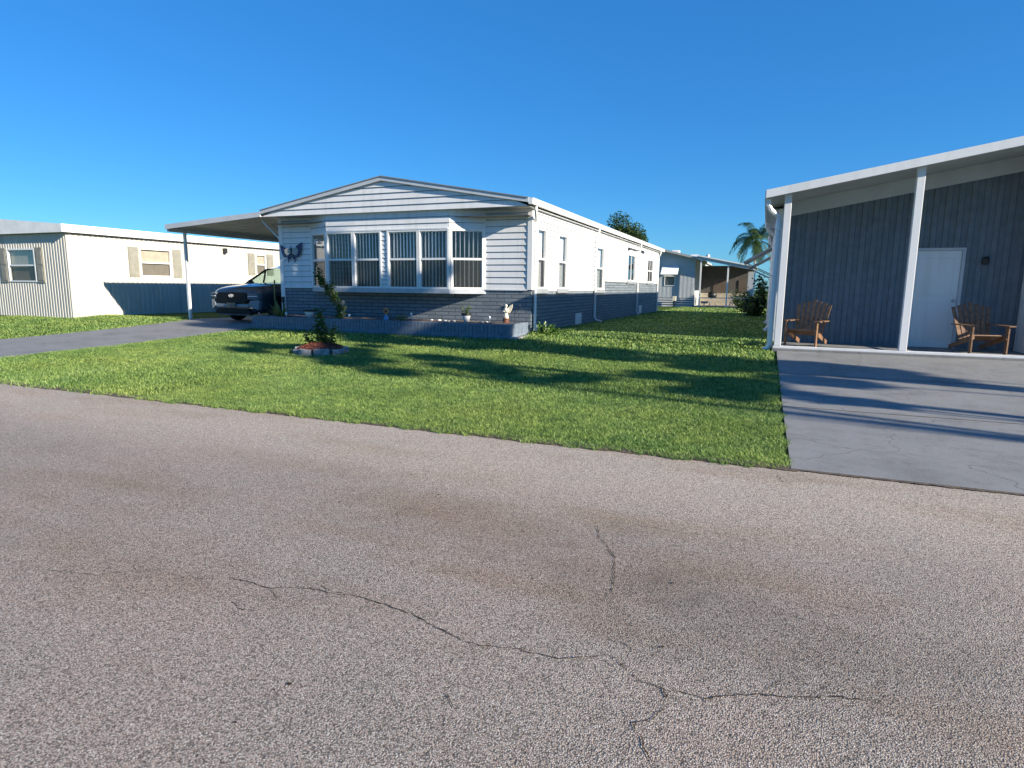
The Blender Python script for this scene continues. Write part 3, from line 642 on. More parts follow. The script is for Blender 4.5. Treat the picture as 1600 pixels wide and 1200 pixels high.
# bay windows
ws = [(-11.86, -10.93, 38), (-10.92, -9.985, 34), (-9.79, -8.80, 30), (-8.79, -7.86, 36)]
for i, (a, b, an) in enumerate(ws): window(fb, a, b, BZ, BT, H, .505, blinds=.105, bang=an, seed=i)
window(frL, .03, LL - .03, BZ, BT, H, .505, blinds=.088, bang=70, seed=9)
window(frR, .03, LR - .03, BZ, BT, H, .505, blinds=.118, bang=74, seed=10)
for f, u in ((frL, 0), (frR, LR)):
    mb = MB(); f.box(mb, u - .03 if u else -.01, u + .01 if u else .03, BZ, BT, -.03, .03); mb.build('bay_corner_trim', TRIM, H)
for px_, f1 in ((BX[0], 1), (BX[1], 1)):
    mb = MB(); mb.box(px_ - .022, px_ + .022, BY - .03, BY + .03, BZ - .001, BT + .002); mb.build('bay_corner_trim', TRIM, H)
# bay head trim
mb = MB(); fb.box(mb, BX[0] + .02, BX[1] - .02, BT - .002, BT + .035, .0, .042); mb.build('bay_head_trim', TRIM, H)
# gable & roof
RX, RZ, EX0, EX1, ETZ, RY0, RY1 = -9.84, 4.41, -14.12, -5.56, 3.67, 14.66, 36.3
sl = (RZ - ETZ) / (RX - EX0); TH = .10
gf = FR((0, 14.72, 0), (1, 0, 0), (0, -1, 0))
def grng(z):
    zz = z + TH - .0; 
    return (EX0 + (zz - ETZ) / sl, EX1 - (zz - ETZ) / ((RZ - ETZ) / (EX1 - RX))) if zz > ETZ else (EX0 + .02, EX1 - .02)
mb = MB(); lap(mb, gf, EX0 + .02, EX1 - .02, EZ - .0, RZ - TH + .02, pitch=.165, dep=.026, rng=grng)
mb.face((EX0 + .02, 14.72, EZ), (EX1 - .02, 14.72, EZ), (EX1 - .02, WY0 + .05, EZ + .004), (EX0 + .02, WY0 + .05, EZ + .004))
mb.build('gable', WHITE, H)
mb = MB(); mb.prism([(EX0 + .03, ETZ - .008), (RX, RZ - .008), (EX1 - .03, ETZ - .008), (EX1 - .03, ETZ - TH), (RX, RZ - TH), (EX0 + .03, ETZ - TH)], 'y', RY0 + .02, RY1); mb.build('roof', ROOFM, H)
# thin shingle sheet on top, rake trims
mb = MB(); mb.prism([(EX0, ETZ), (RX, RZ), (EX1, ETZ), (EX1, ETZ - TH - .005), (RX, RZ - TH - .005), (EX0, ETZ - TH - .005)], 'y', RY0 - .02, RY0 + .018)
mb.build('rake_trim', RAKE, H)
mb = MB(); mb.prism([(EX0 + .01, ETZ + .0), (RX, RZ + .0), (EX1 - .01, ETZ + .0), (EX1 - .01, ETZ + .02), (RX, RZ + .024), (EX0 + .01, ETZ + .02)], 'y', RY0 - .04, RY0 + .1); mb.build('drip_edge', simple('dark_drip_edge', (.26, .28, .31), .5), H)
mb = MB(); mb.box(EX1 - .0, EX1 + .105, RY0 - .01, RY1, ETZ - .145, ETZ - .135); mb.box(EX1 + .09, EX1 + .105, RY0 - .01, RY1, ETZ - .135, ETZ - .012); mb.box(EX1 - .0, EX1 + .012, RY0 - .01, RY1, ETZ - .135, ETZ - .02); mb.box(EX1 + .08, EX1 + .12, RY0 - .01, RY1, ETZ - .012, ETZ + .0)
mb.box(EX1, EX1 + .11, RY0 - .015, RY0 - .01, ETZ - .15, ETZ)
mb.build('gutter', TRIM, H)
mb = MB(); mb.box(EX1 - .13, EX1 - .002, RY0 + .1, RY1, EZ - .012, EZ - .002); mb.build('soffit', TRIM, H)
for i, y in enumerate((15.40, 21.62, 29.5, 35.35)):
    downspout(H, WX1 + .07, y, ETZ - .14, Z(y) + .05, EX1 + .05, y - .1 if i else 15.05, kick=(.12, -.05) if i != 1 else (.28, -.1))
for i, (a, b, c, d) in enumerate(SW):
    window(side, a, b, c, d, H, .5 if i != 3 else 0, blinds=.11 if i in (0, 1, 2) else 0, mull=i in (3, 4), bang=60, seed=20 + i, sill=(.12, .13 if i < 3 else .12, .075, simple('painted_sill_brick', (.24, .265, .29), .6) if i == 0 else bpy.data.materials['painted_sill_brick']))
    cb = MB()
    if i in (1, 3): side.box(cb, a + .06, a + .06 + (b - a) * .35, c + .05, d - .05, -.12, -.11)
for (a, b) in ((19.4, 20.1), (30.3, 31.0)):
    mb = MB(); side.box(mb, a, b, .27, .66, .002, .02); [side.box(mb, a + .04, b - .04, .30 + k * .045, .32 + k * .045, .02, .03) for k in range(8)]; mb.build('crawl_space_vent', TRIM, H)
mb = MB(); side.box(mb, 30.3, 31.0, 3.16, 3.30, .022, .05); mb.build('wall_vent', DARK, H)
mb = MB(); side.box(mb, 27.2, 29.25, 3.19, 3.225, .03, .09); side.box(mb, 27.2, 27.25, 3.10, 3.225, .03, .09); mb.build('shutter_track', DARK, H)
# seams in siding, utility bits
for a, b in ((-12.80, -12.765), (-7.035, -7.0)): mb = MB(); front.box(mb, a, b, BZ, EZ, .002, .03); mb.build('seam_trim', TRIM, H)
mb = MB(); front.box(mb, WX0 + .02, WX0 + .1, .95, 1.12, .03, .09); front.box(mb, WX0 + .04, WX0 + .08, .4, .95, .03, .06); mb.build('outlet_box', DARK, H)
# carport
CX0, CY1 = -18.1, 27.5
def cz(x): return 3.64 - (EX0 - x) * .066
mb = MB(); x = CX0; Vp = []
while x < EX0 - .01:
    Vp += [(x, 0), (x + .24, 0), (x + .25, .05), (x + .29, .05), (x + .30, 0)]; x += .305
for (a, da), (b, db) in zip(Vp, Vp[1:]): mb.face((a, 14.72, cz(a) - .09 + da), (b, 14.72, cz(b) - .09 + db), (b, CY1, cz(b) - .09 + db), (a, CY1, cz(a) - .09 + da))
mb.face((CX0, 14.72, cz(CX0) - .025), (EX0, 14.72, cz(EX0) - .025), (EX0, CY1, cz(EX0) - .025), (CX0, CY1, cz(CX0) - .025))
mb.build('carport_roof', simple('carport_pan', (.58, .58, .55), .5, var=.1), H)
mb = MB(); mb.prism([(CX0 - .02, cz(CX0) - .15), (EX0 - .003, cz(EX0) - .15), (EX0 - .003, cz(EX0) - .003), (CX0 - .02, cz(CX0) - .003)], 'y', 14.64, 14.715); mb.build('carport_fascia', RAKE, H)
mb = MB(); mb.box(CX0 - .02, CX0 + .06, 14.72, CY1, cz(CX0) - .22, cz(CX0) - .095); mb.build('carport_beam', RAKE, H)
for y in (15.3, 27.3):
    mb = MB(); mb.box(CX0 - .02, CX0 + .06, y, y + .08, .1, cz(CX0) - .221); mb.build('carport_post', TRIM, H)
for y, dz in ((14.80, 0), (16.0, -.02)):
    mb = MB(); mb.tube([(-14.95, y, cz(-14.95) - .16 + dz), (-14.0, y + .1, 2.35 + dz)] if y > 15 else [(-14.25, y, cz(-14.3) - .2), (-13.99, 15.28, 2.6)], .028, 4); 
    if y < 15: mb = MB(); mb.tube([(-14.42, 15.0, 3.42), (-14.0, 15.32, 2.85)], .028, 4)
    mb.build('carport_brace', METAL, H)
# roof vents
mb = MB(); mb.lathe([(.12, -.05), (.12, .22), (.16, .22), (.16, .26), (0.01, .3)], (-8.2, 27, 4.1), 12); mb.build('roof_vent', METAL, H)
# house number beside the left bay pane
cu = bpy.data.curves.new('numtext', 'FONT'); cu.body = '263'; cu.size = .2; cu.extrude = .006; cu.align_x = 'CENTER'
to = bpy.data.objects.new('numtext', cu); COL.objects.link(to); bpy.context.view_layer.update()
me = bpy.data.meshes.new_from_object(to.evaluated_get(bpy.context.evaluated_depsgraph_get())); bpy.data.objects.remove(to)
me.materials.clear(); me.materials.append(TRIM)
no_ = bpy.data.objects.new('house_number', me); COL.objects.link(no_)
pc = frL.p(.42, 2.70, .05); ang = math.atan2(frL.u.y, frL.u.x)
no_.matrix_world = Matrix.Translation(pc) @ Matrix.Rotation(ang, 4, 'Z') @ Matrix.Rotation(R(90), 4, 'X'); no_.parent = H

# ------------------------------------------------------------------ butterfly ornament
B = empty('butterfly_ornament', (-13.50, WY0 - .07, 2.47)); tag(B, 'blue metal butterfly hanging on the white siding left of the bay window', 'wall ornament')
mb = MB(); mb.ball((0, 0, .02), .035, 8, (.8, .8, 2.2)); mb.ball((0, -.01, .12), .03, 8); mb.tube([(0, -.01, .14), (-.03, -.02, .2)], .005, 4); mb.tube([(0, -.01, .14), (.03, -.02, .2)], .005, 4); mb.build('body', BLACK, B)
IV = simple('pearl_grey_enamel', (.30, .33, .32), .4)
for s in (-1, 1):
    def pl(pts, name, mat, th=.006, dy=0):
        m_ = MB(); q = [(p[0] * s, p[1]) for p in pts]; 
        if s < 0: q = q[::-1]
        m_.prism(q, 'y', -th + dy, th + dy); m_.build(name, mat, B)
    tip = .30 if s > 0 else .23
    pl([(.17, tip - .12), (.28, tip - .07), (.42, tip), (.39, .06), (.35, -.06), (.25, -.15), (.16, -.14), (.24, -.05), (.26, .05), (.25, .10)], 'wing_border', NAVY)
    pl([(.01, .06), (.12, .13), (.24, .14), (.275, .06), (.24, -.03), (.17, -.09), (.02, -.04)], 'upper_wing', IV)
    pl([(.02, -.05), (.14, -.10), (.15, -.20), (.13, -.30), (.10, -.31), (.11, -.21), (.05, -.20)], 'lower_wing', NAVY)

# ------------------------------------------------------------------ planter
PY, PX0, PX1, PZ = 13.9, -13.92, -5.74, .58
P = empty('brick_planter', (-9.2, 13.9, .2)); P.location = (0, 0, 0)
tag(P, 'long low grey-blue brick planter box running under the bay window', 'planter')
mb = MB(); z0 = .345
x = PX0
while x < PX1 - .05: mb.box(x + .006, x + .086, PY, PY + .11, z0, PZ + rnd.uniform(-.003, .003)); x += .1
x_end = x
y = PY + .112
while y < WY0 - .1: mb.box(PX1 - .11, PX1, y + .005, y + .087, z0, PZ + rnd.uniform(-.003, .003)); mb.box(PX0, PX0 + .11, y, y + .092, z0, PZ); y += .1
mb.build('soldier_course', BRICKP, P, bevel=.004)
mb = MB()
for r_, zz in enumerate((.245, .145, .045)):
    x = PX0 + (-.1 if r_ % 2 else 0)
    while x < PX1: mb.box(max(x, PX0) + .003, min(x + .392, PX1 - .003), PY - .008, PY + .1, zz, zz + .094); x += .4
    y = PY + .105
    while y < WY0 - .02: mb.box(PX1 - .1, PX1 + .006, y, min(y + .392, WY0 - .01), zz, zz + .094); mb.box(PX0 - .006, PX0 + .1, y, min(y + .392, WY0 - .01), zz, zz + .094); y += .4
mb.build('brick_course', BRICKP, P, bevel=.004)
mb = MB(); mb.box(PX0 + .012, PX1 - .012, PY + .012, PY + .09, -.1, PZ - .02); mb.box(PX1 - .09, PX1 - .012, PY + .09, WY0 - .01, -.1, PZ - .02); mb.box(PX0 + .012, PX0 + .09, PY + .09, WY0 - .01, -.1, PZ - .02); mb.build('core', BRICK, P)
mb = MB(); nx, ny = 70, 14; hh = [[.545 + rnd.uniform(-.012, .02) + (.03 if 3 < j < 11 else 0) for i in range(nx + 1)] for j in range(ny + 1)]
for j in range(ny):
    for i in range(nx):
        X = lambda k: PX0 + .09 + (PX1 - PX0 - .18) * k / nx; Y = lambda k: PY + .1 + (WY0 - PY - .11) * k / ny
        mb.face((X(i), Y(j), hh[j][i]), (X(i + 1), Y(j), hh[j][i + 1]), (X(i + 1), Y(j + 1), hh[j + 1][i + 1]), (X(i), Y(j + 1), hh[j + 1][i]))
mb.build('soil', SOIL, P)
mb = MB(); mb.prism([(-5.74, 13.86), (-5.55, 13.95), (-5.55, 15.6), (-5.74, 15.6)], 'z', .0, .27); o = mb.build('slab_footing', CONC2, P, bevel=.01)
SZ = .56
# pebbles
for i, (x, y, r) in enumerate([(-7.75, 14.35, .05), (-7.62, 14.3, .04), (-7.5, 14.38, .045), (-8.3, 14.6, .04), (-8.0, 14.5, .05), (-6.7, 14.4, .035), (-6.62, 14.5, .04)]):
    mb = MB(); mb.ball((0, 0, 0), r, 7, (1.3, 1, .6)); o = mb.build('pebble', STONE, smooth=True, loc=(x, y, SZ + .035)); o.rotation_euler = (rnd.uniform(-.3, .3), 0, i)
    tag(o, ['flat pale pebble nearest the fern side of the left pebble cluster' , 'pale pebble in the middle of the row left of the white pot', 'pale pebble closest to the black-rimmed white pot', 'leftmost pale pebble, just right of the leaning stake light', 'pale pebble second from the left in the planter row', 'pale pebble to the right of the black-rimmed white pot', 'pale pebble nearest the short stake light by the angel'][i], 'pebble', 'pebbles on the planter soil')
def solar(x, y, h, label, tilt=0, cat='garden light', lit=TRIM):
    r = empty('garden_light', (x, y, SZ - .02)); tag(r, label, cat, 'small stake lights along the planter'); r.rotation_euler = (0, tilt, 0)
    mb = MB(); mb.tube([(0, 0, -.05), (0, 0, h)], .008, 6); mb.build('stake', METAL, r)
    mb = MB(); mb.lathe([(.012, h - .03), (.028, h), (.032, h + .03), (.026, h + .045), (.002, h + .055)], (0, 0, 0), 10); mb.build('lamp_head', lit, r, smooth=True)
solar(-13.75, 14.02, .09, 'tiny stake light at the left end of the planter, before the car', lit=simple('coral_plastic', (.55, .25, .2), .5))
solar(-12.7, 13.98, .12, 'stub stake light between the spiky plant and the white pot')
solar(-10.62, 14.12, .12, 'small stake light on the planter just right of the tall disc stake')
solar(-8.66, 14.22, .20, 'leaning white stake light right beside the small fern', tilt=-.16)
solar(-6.5, 14.42, .16, 'faint short stake light left of the angel statue')
r = empty('disc_stake', (-11.0, 14.35, SZ)); tag(r, 'tall thin stake with round grey disc in front of the dark brick', 'garden stake')
mb = MB(); mb.tube([(0, 0, -.05), (0, 0, .42)], .007, 6); mb.build('stake', METAL, r); mb = MB(); mb.prism([(.055 * math.cos(t), .46 + .055 * math.sin(t)) for t in np.linspace(0, 6.283, 15)[:-1]], 'y', -.008, .008); mb.build('disc', METAL, r)
def pot(x, y, label, r0, r1, h, mat, rimmat, s=1):
    r = empty('flower_pot', (x, y, SZ + .01)); tag(r, label, 'pot')
    mb = MB(); mb.lathe([(.001, .0), (r0, .0), (r1 * .94, h * .75), (r1 * .94, h * .95), (r1 * .8, h * .95), (.001, h * .86)], (0, 0, 0), 20); mb.build('pot_body', mat, r, smooth=True)
    mb = MB(); mb.lathe([(r1 * .95, h * .76), (r1 * 1.15, h * .78), (r1 * 1.17, h), (r1 * 1.0, h), (r1 * .93, h * .9)], (0, 0, 0), 20); mb.build('rim', rimmat, r, smooth=True); return r
pot(-7.16, 14.42, 'white pot with wide black rim holding a leafy plant, by the lit brick', .07, .115, .24, TRIM, BLACK)
shrub('potted_plant', -7.16, 14.42, SZ + .2, [[(0, 0, 0), (-.08, .02, .10), (-.12, 0, .19)], [(0, 0, 0), (.05, 0, .12), (.07, .02, .22)], [(0, 0, 0), (0, .05, .16)]], 'bushy green plant growing in the black-rimmed white pot', 'plant', leaf=.06, dens=170, spread=.035, seed=5, stemr=.005)
pot(-12.1, 14.25, 'white pot with a dark rim in the shade left of the climbing rose', .10, .15, .22, TRIM, BLACK)
# angel
A = empty('angel_statue', (-6.17, 14.72, SZ + .01)); tag(A, 'cream angel statue with spread wings on the right end of the planter', 'statue'); A.scale = (.88, .88, .84)
mb = MB(); mb.lathe([(.001, 0), (.10, 0), (.105, .03), (.09, .045), (.09, .1), (.10, .115), (.10, .14), (.001, .14)], (0, 0, 0), 16); mb.build('pedestal', TERRA, A)
mb = MB(); mb.lathe([(.001, .14), (.085, .14), (.078, .2), (.06, .28), (.052, .33), (.066, .39), (.058, .44), (.025, .465), (.02, .48), (.04, .50), (.045, .53), (.035, .565), (.002, .58)], (0, 0, 0), 14, 1, .8)
for s in (-1, 1): mb.tube([(s * .055, 0, .42), (s * .085, -.035, .34), (s * .02, -.075, .36)], [.022, .02, .014], 6)
mb.build('figure', CREAM, A, smooth=True)
for s in (-1, 1):
    mb = MB(); q = [(s * .02, .36), (s * .10, .30), (s * .15, .38), (s * .19, .50), (s * .18, .575), (s * .11, .53), (s * .05, .46)]
    mb.prism(q if s > 0 else q[::-1], 'y', .035, .055); mb.build('wing', CREAM if s > 0 else simple('grey_wing', (.18, .18, .18), .6), A)  # left wing is a darker grey than the cream right one
# flower ornament (round flower face on a blue bird-like base)
r = empty('flower_ornament', (-9.44, 14.15, SZ)); tag(r, 'orange round flower ornament above a blue glazed base in the planter', 'garden ornament')
mb = MB(); mb.lathe([(.001, 0), (.06, .0), (.075, .05), (.05, .11), (.03, .14), (.001, .15)], (0, 0, 0), 12); mb.build('base', BLUEP, r, smooth=True)
mb = MB(); mb.tube([(.0, 0, .12), (.01, 0, .22)], .008, 6); mb.build('stalk', METAL, r)
mb = MB()
for k in range(10):
    t = k * .6283; mb.ball((.062 * math.cos(t), 0, .26 + .062 * math.sin(t)), .026, 6, (1, .5, 1))
mb.build('petals', ORANGE, r, smooth=True); mb = MB(); mb.ball((0, -.012, .26), .04, 8, (1, .5, 1)); mb.build('flower_center', TERRA, r, smooth=True)
shrub('small_fern', -9.0, 14.25, SZ, [[(0, 0, 0), (-.12, -.02, .10), (-.24, 0, .06)], [(0, 0, 0), (.03, 0, .13), (.12, 0, .19)], [(0, 0, 0), (-.06, 0, .12), (-.12, 0, .13)], [(0, 0, 0), (.08, 0, .07), (.15, 0, .10)]], 'low bright green fern-like plant in the middle of the planter', 'plant', leaf=.07, dens=110, spread=.02, seed=6, mat=LEAFY, stemr=.004)
# wire twig stake
r = empty('twig_stake', (-5.98, 14.9, SZ)); tag(r, 'thin dark twig-like stake with a bud, leaning by the house corner', 'garden stake')
mb = MB(); mb.tube([(0, 0, -.02), (-.03, 0, .25), (.02, 0, .40)], .006, 5); mb.tube([(-.02, 0, .22), (.1, 0, .38), (.13, 0, .45)], .005, 5); mb.build('stem', BLACK, r); mb = MB(); mb.ball((.12, 0, .45), .025, 6, (.7, .7, 1.6)); mb.build('bud', BLACK, r)
# yucca
r = empty('spiky_plant', (-13.2, 14.25, SZ - .03)); r.scale = (1.25, 1.25, 1.15); tag(r, 'spiky pale-leaved yucca with tall stalk at the left end of the planter', 'plant')
V = []; Q = []; o_ = 0; rs = np.random.RandomState(4)
for k in range(46):
    az = rs.uniform(0, 6.28); el = rs.uniform(.25, 1.45); L = rs.uniform(.28, .5); d = np.array([math.cos(az) * math.cos(el), math.sin(az) * math.cos(el), math.sin(el)]); sd = np.array([-math.sin(az), math.cos(az), 0]) * .02
    p0 = np.zeros(3) + rs.uniform(-.05, .05, 3) * np.array([1, 1, 0]); p1 = p0 + d * L * .55; p2 = p0 + d * L + np.array([0, 0, -.06 * math.cos(el)])
    V += [p0 - sd, p0 + sd, p1 + sd, p1 - sd, p2]; Q += [[o_, o_ + 1, o_ + 2, o_ + 3], [o_ + 3, o_ + 2, o_ + 4, o_ + 4]]; o_ += 5
mbv = MB(); mbv.v = [tuple(v) for v in V]; mbv.f = [tuple(q) if q[2] != q[3] else tuple(q[:3]) for q in Q]; mbv.build('leaves', LEAFY, r)
mb = MB(); mb.tube([(-.08, 0, 0), (-.12, 0, .5), (-.1, 0, .95)], [.012, .012, .02], 6); mb.build('stalk', LEAFY, r)
# climbing rose in planter: base (513,493) leaning up-left to (487,430)
shrub('tall_rose_bush', -11.15, 14.3, SZ, [[(.05, 0, 0), (.08, -.05, .35), (-.02, -.1, .6), (-.1, -.1, .75)], [(-.02, -.1, .55), (-.25, -.1, .82), (-.48, -.1, 1.12), (-.52, -.1, 1.4)], [(-.2, -.1, .8), (-.02, -.12, .95)], [(.05, 0, 0), (.2, -.02, .18), (.16, 0, .38)], [(-.3, -.1, .9), (-.6, -.08, 1.2)]],
      'tall leaning rose bush with pale blooms growing before the left bay pane', 'rose bush', leaf=.08, dens=330, flowers=8, spread=.075, seed=11, stemr=.014)
# ------------------------------------------------------------------ ring bed
RXc, RYc = -8.72, 10.6; gz = Z(10.6)
for k in range(9):
    a0 = 2 * math.pi * k / 9 + .16 + .05; a1 = a0 + 2 * math.pi / 9 - .10
    mb = MB(); N = 7
    ro, ri = .56, .44; poly = []
    for j in range(N + 1):
        t = a0 + (a1 - a0) * j / N; bulge = .02 * math.sin(math.pi * j / N); poly.append(((ro + bulge) * math.cos(t), (ro + bulge) * math.sin(t)))
    for j in range(N, -1, -1):
        t = a0 + (a1 - a0) * j / N; poly.append((ri * math.cos(t), ri * math.sin(t)))
    mb.prism(poly, 'z', -.05, .105)
    o = mb.build('edging_block', CONC2, bevel=.012, loc=(RXc, RYc, gz)); o.rotation_euler = (rnd.uniform(-.05, .05), rnd.uniform(-.05, .05), 0)
    nm = {0: 'right', 1: 'right rear', 2: 'rear', 3: 'rear left', 4: 'left rear', 5: 'left front', 6: 'front', 7: 'front right', 8: 'right front'}[k]
    tag(o, 'curved grey concrete edging block on the %s of the mulch ring' % nm, 'edging block', 'edging blocks round the mulch bed')
mb = MB(); n = 24; prof = [(.46, .06), (.40, .12), (.28, .17), (.12, .2), (.001, .205)]
for i in range(len(prof)):
    for q in range(n): t = 2 * math.pi * q / n; mb.v.append((prof[i][0] * math.cos(t), prof[i][0] * math.sin(t), prof[i][1] + rnd.uniform(-.01, .01)))
for i in range(len(prof) - 1):
    for q in range(n): a = i * n; q2 = (q + 1) % n; mb.f.append((a + q, a + q2, a + n + q2, a + n + q))
mo = mb.build('mulch_mound', MULCH, loc=(RXc, RYc, gz)); tag(mo, 'heap of red-brown wood mulch inside the ring of concrete blocks', 'mulch', kind='stuff')
rs = np.random.RandomState(8); n = 1500; rr = .5 * np.sqrt(rs.rand(n)); tt = rs.uniform(0, 6.283, n); C = np.stack([rr * np.cos(tt), rr * np.sin(tt), .215 - .5 * rr ** 2 + rs.uniform(-.0, .012, n)], 1)
np.random.seed(5); Pq, Fq_ = leafquads(C, .035, .022); npmesh('mulch_chips', Pq, Fq_, MULCH, mo)
shrub('young_shrub', RXc - .05, RYc + .05, gz + .15, [[(0, 0, 0), (.0, 0, .25), (.05, 0, .5), (-.05, 0, .78)], [(0, 0, 0), (.1, 0, .25), (.14, 0, .42)], [(0, 0, .05), (-.1, 0, .3), (-.02, 0, .5)], [(.02, 0, 0), (.28, 0, .14), (.36, 0, .38)], [(0, 0, 0), (-.3, 0, .06), (-.4, 0, .24)], [(0, 0, 0), (-.02, .1, .3)]],
      'dark leafy young shrub growing from the red mulch ring on the lawn', 'shrub', leaf=.08, mat=LEAFM, dens=320, spread=.062, seed=12, stemr=.012)
# weeds at the corner
shrub('corner_weeds', -5.3, 15.25, .27, [[(-.15, 0, 0), (-.1, 0, .2)], [(0, 0, 0), (.05, 0, .22)], [(.15, -.05, 0), (.2, 0, .12)], [(.35, -.1, 0), (.4, -.1, .08)], [(.1, 0, 0), (.3, 0, .16)]], 'bright green weeds sprouting at the house corner beside the downspout', 'weeds', leaf=.10, dens=420, spread=.085, seed=13, mat=LEAFW, stemr=.004)
mb = MB(); mb.tube([(-5.33, 15.5, .2), (-5.36, 15.5, .60)], .013, 6); tag(mb.build('marker_stake', TRIM), 'short white plastic stake standing in the weeds by the house corner', 'stake')

# ------------------------------------------------------------------ car
def car():
    r = empty('parked_suv', (-15.50, 14.78, Z(15.5) + .012)); tag(r, 'dark blue-grey SUV parked nose out under the carport', 'car'); r.scale = (1.06, 1.06, 1.08)
    m = NT('car_paint'); m.b.inputs['Base Color'].default_value = (.022, .032, .048, 1); m.b.inputs['Metallic'].default_value = .3; m.b.inputs['Roughness'].default_value = .38; m.b.inputs['Coat Weight'].default_value = 1; m.b.inputs['Coat Roughness'].default_value = .04
    tc = m.n('ShaderNodeTexCoord'); no = m.n('ShaderNodeTexNoise', i_Scale=300.0); m.l(tc.outputs['Object'], no.inputs['Vector']); m.l(m.ramp(no.outputs[0], [(.3, (.018, .027, .042, 1)), (.7, (.03, .042, .06, 1))]), m.b.inputs['Base Color'])
    PAINT = m.m
    SILV = simple('silver_plastic', (.17, .21, .26), .35, metal=.2); LENS = simple('lamp_lens', (.10, .13, .17), .08, var=.2, scale=20); GR = simple('grille_mesh', (.006, .007, .009), .5, bump=.9, bscale=40, spec=.2)
    L = 4.75
    # lower body loft: y station -> half width at sill/belt, hood/belt height
    st = [(-.02, .74, .72, .24, .84), (.0, .80, .78, .23, .90), (.10, .89, .86, .22, .98), (.45, .94, .90, .22, 1.05), (1.0, .95, .91, .24, 1.10), (1.45, .95, .90, .25, 1.13), (2.4, .94, .89, .26, 1.14), (3.6, .94, .89, .27, 1.17), (4.4, .90, .86, .32, 1.18), (4.68, .82, .80, .42, 1.12), (4.75, .74, .72, .52, .95)]
    mb = MB(); rings = []
    for (y, ws_, wb, zb, zt) in st:
        ring = [(0, zb), (ws_ * .7, zb), (ws_, zb + .08), (ws_ + .005, zb + .3), (wb + .035, (zb + zt) / 2 + .08), (wb, zt - .12), (wb - .06, zt - .03), (wb * .62, zt + .01), (0, zt + .035)]
        full = [(-a, b) for a, b in ring[::-1][:-1]] + ring; full = full
        i = len(mb.v); mb.v += [(a, y, b) for a, b in full]; rings.append((i, len(full)))
    for (i, n), (j, _) in zip(rings, rings[1:]):
        for k in range(n - 1): mb.f.append((i + k, i + k + 1, j + k + 1, j + k))
    for i, n in (rings[0], rings[-1]): mb.f.append(tuple(range(i, i + n)))
    o = mb.build('body', PAINT, r, smooth=True)
    s = o.modifiers.new('sub', 'SUBSURF'); s.levels = 2; s.render_levels = 2
    # greenhouse
    gs = [(1.22, .84, 1.08, 1.09), (1.50, .82, 1.12, 1.27), (2.05, .80, 1.14, 1.60), (2.5, .78, 1.14, 1.70), (3.4, .76, 1.16, 1.70), (4.1, .74, 1.17, 1.60), (4.45, .70, 1.17, 1.35), (4.55, .68, 1.16, 1.2)]
    def ringg(wb, zb, zt, k=0): 
        wt = wb - (zt - zb) * .28; return [(-wb, zb), (-wt, zt - .04), (-wt + .08, zt), (0, zt + .02), (wt - .08, zt), (wt, zt - .04), (wb, zb)]
    mb = MB(); rr_ = []
    for (y, wb, zb, zt) in gs: i = len(mb.v); mb.v += [(a, y, b) for a, b in ringg(wb, zb, zt)]; rr_.append(i)
    glass_faces = []
    for q, (i, j) in enumerate(zip(rr_, rr_[1:])):
        for k in range(6):
            f = (i + k, i + k + 1, j + k + 1, j + k)
            if (k in (0, 5) and 1 <= q <= 5) or (k in (1, 2, 3, 4) and q in (0, 1)) or (k in (2, 3) and q in (5,)): glass_faces.append(f)
            else: mb.f.append(f)
    vv = list(mb.v); mb.build('roof', PAINT, r, smooth=True)
    g_ = MB(); g_.v = vv; g_.f = glass_faces; g_.build('window_glass', CARGLASS, r)
    # pillars
    mb = MB()
    for q in (1, 2, 4, 5):
        for k in (0, 5):
            i = rr_[q] + k; a = vv[i]; b = vv[i + 1]; sx_ = 1.006; mb.tube([(a[0] * sx_, a[1], a[2]), (b[0] * sx_, b[1], b[2])], .03 if q != 1 else .02, 5)
    for sgn in (0, 5):
        pts = [vv[rr_[q] + (1 if sgn == 0 else 5)] for q in range(0, 7)]; mb.tube(pts, .032, 5)
    mb.build('pillar', BLACK, r)
    # grille
    mb = MB(); mb.prism([(-.62, .62), (-.50, .55), (.50, .55), (.62, .62), (.58, .80), (.50, .86), (-.50, .86), (-.58, .80)], 'y', -.085, .08); mb.build('grille', GR, r, bevel=.01)
    mb = MB(); mb.prism([(-.72, .24), (.72, .24), (.60, .40), (-.60, .40)], 'y', -.07, .1); mb.build('lower_intake', GR, r, bevel=.01)
    mb = MB(); mb.box(-.62, .62, -.08, .06, .435, .53); mb.build('bumper_bar', SILV, r, bevel=.015)
    mb = MB(); mb.box(-.62, .62, -.035, .1, .20, .245); mb.build('skid_plate', SILV, r, bevel=.02)
    mb = MB(); mb.box(-.17, .17, -.115, -.088, .43, .56); mb.build('licence_plate', simple('plate_dark', (.10, .11, .10), .5), r)
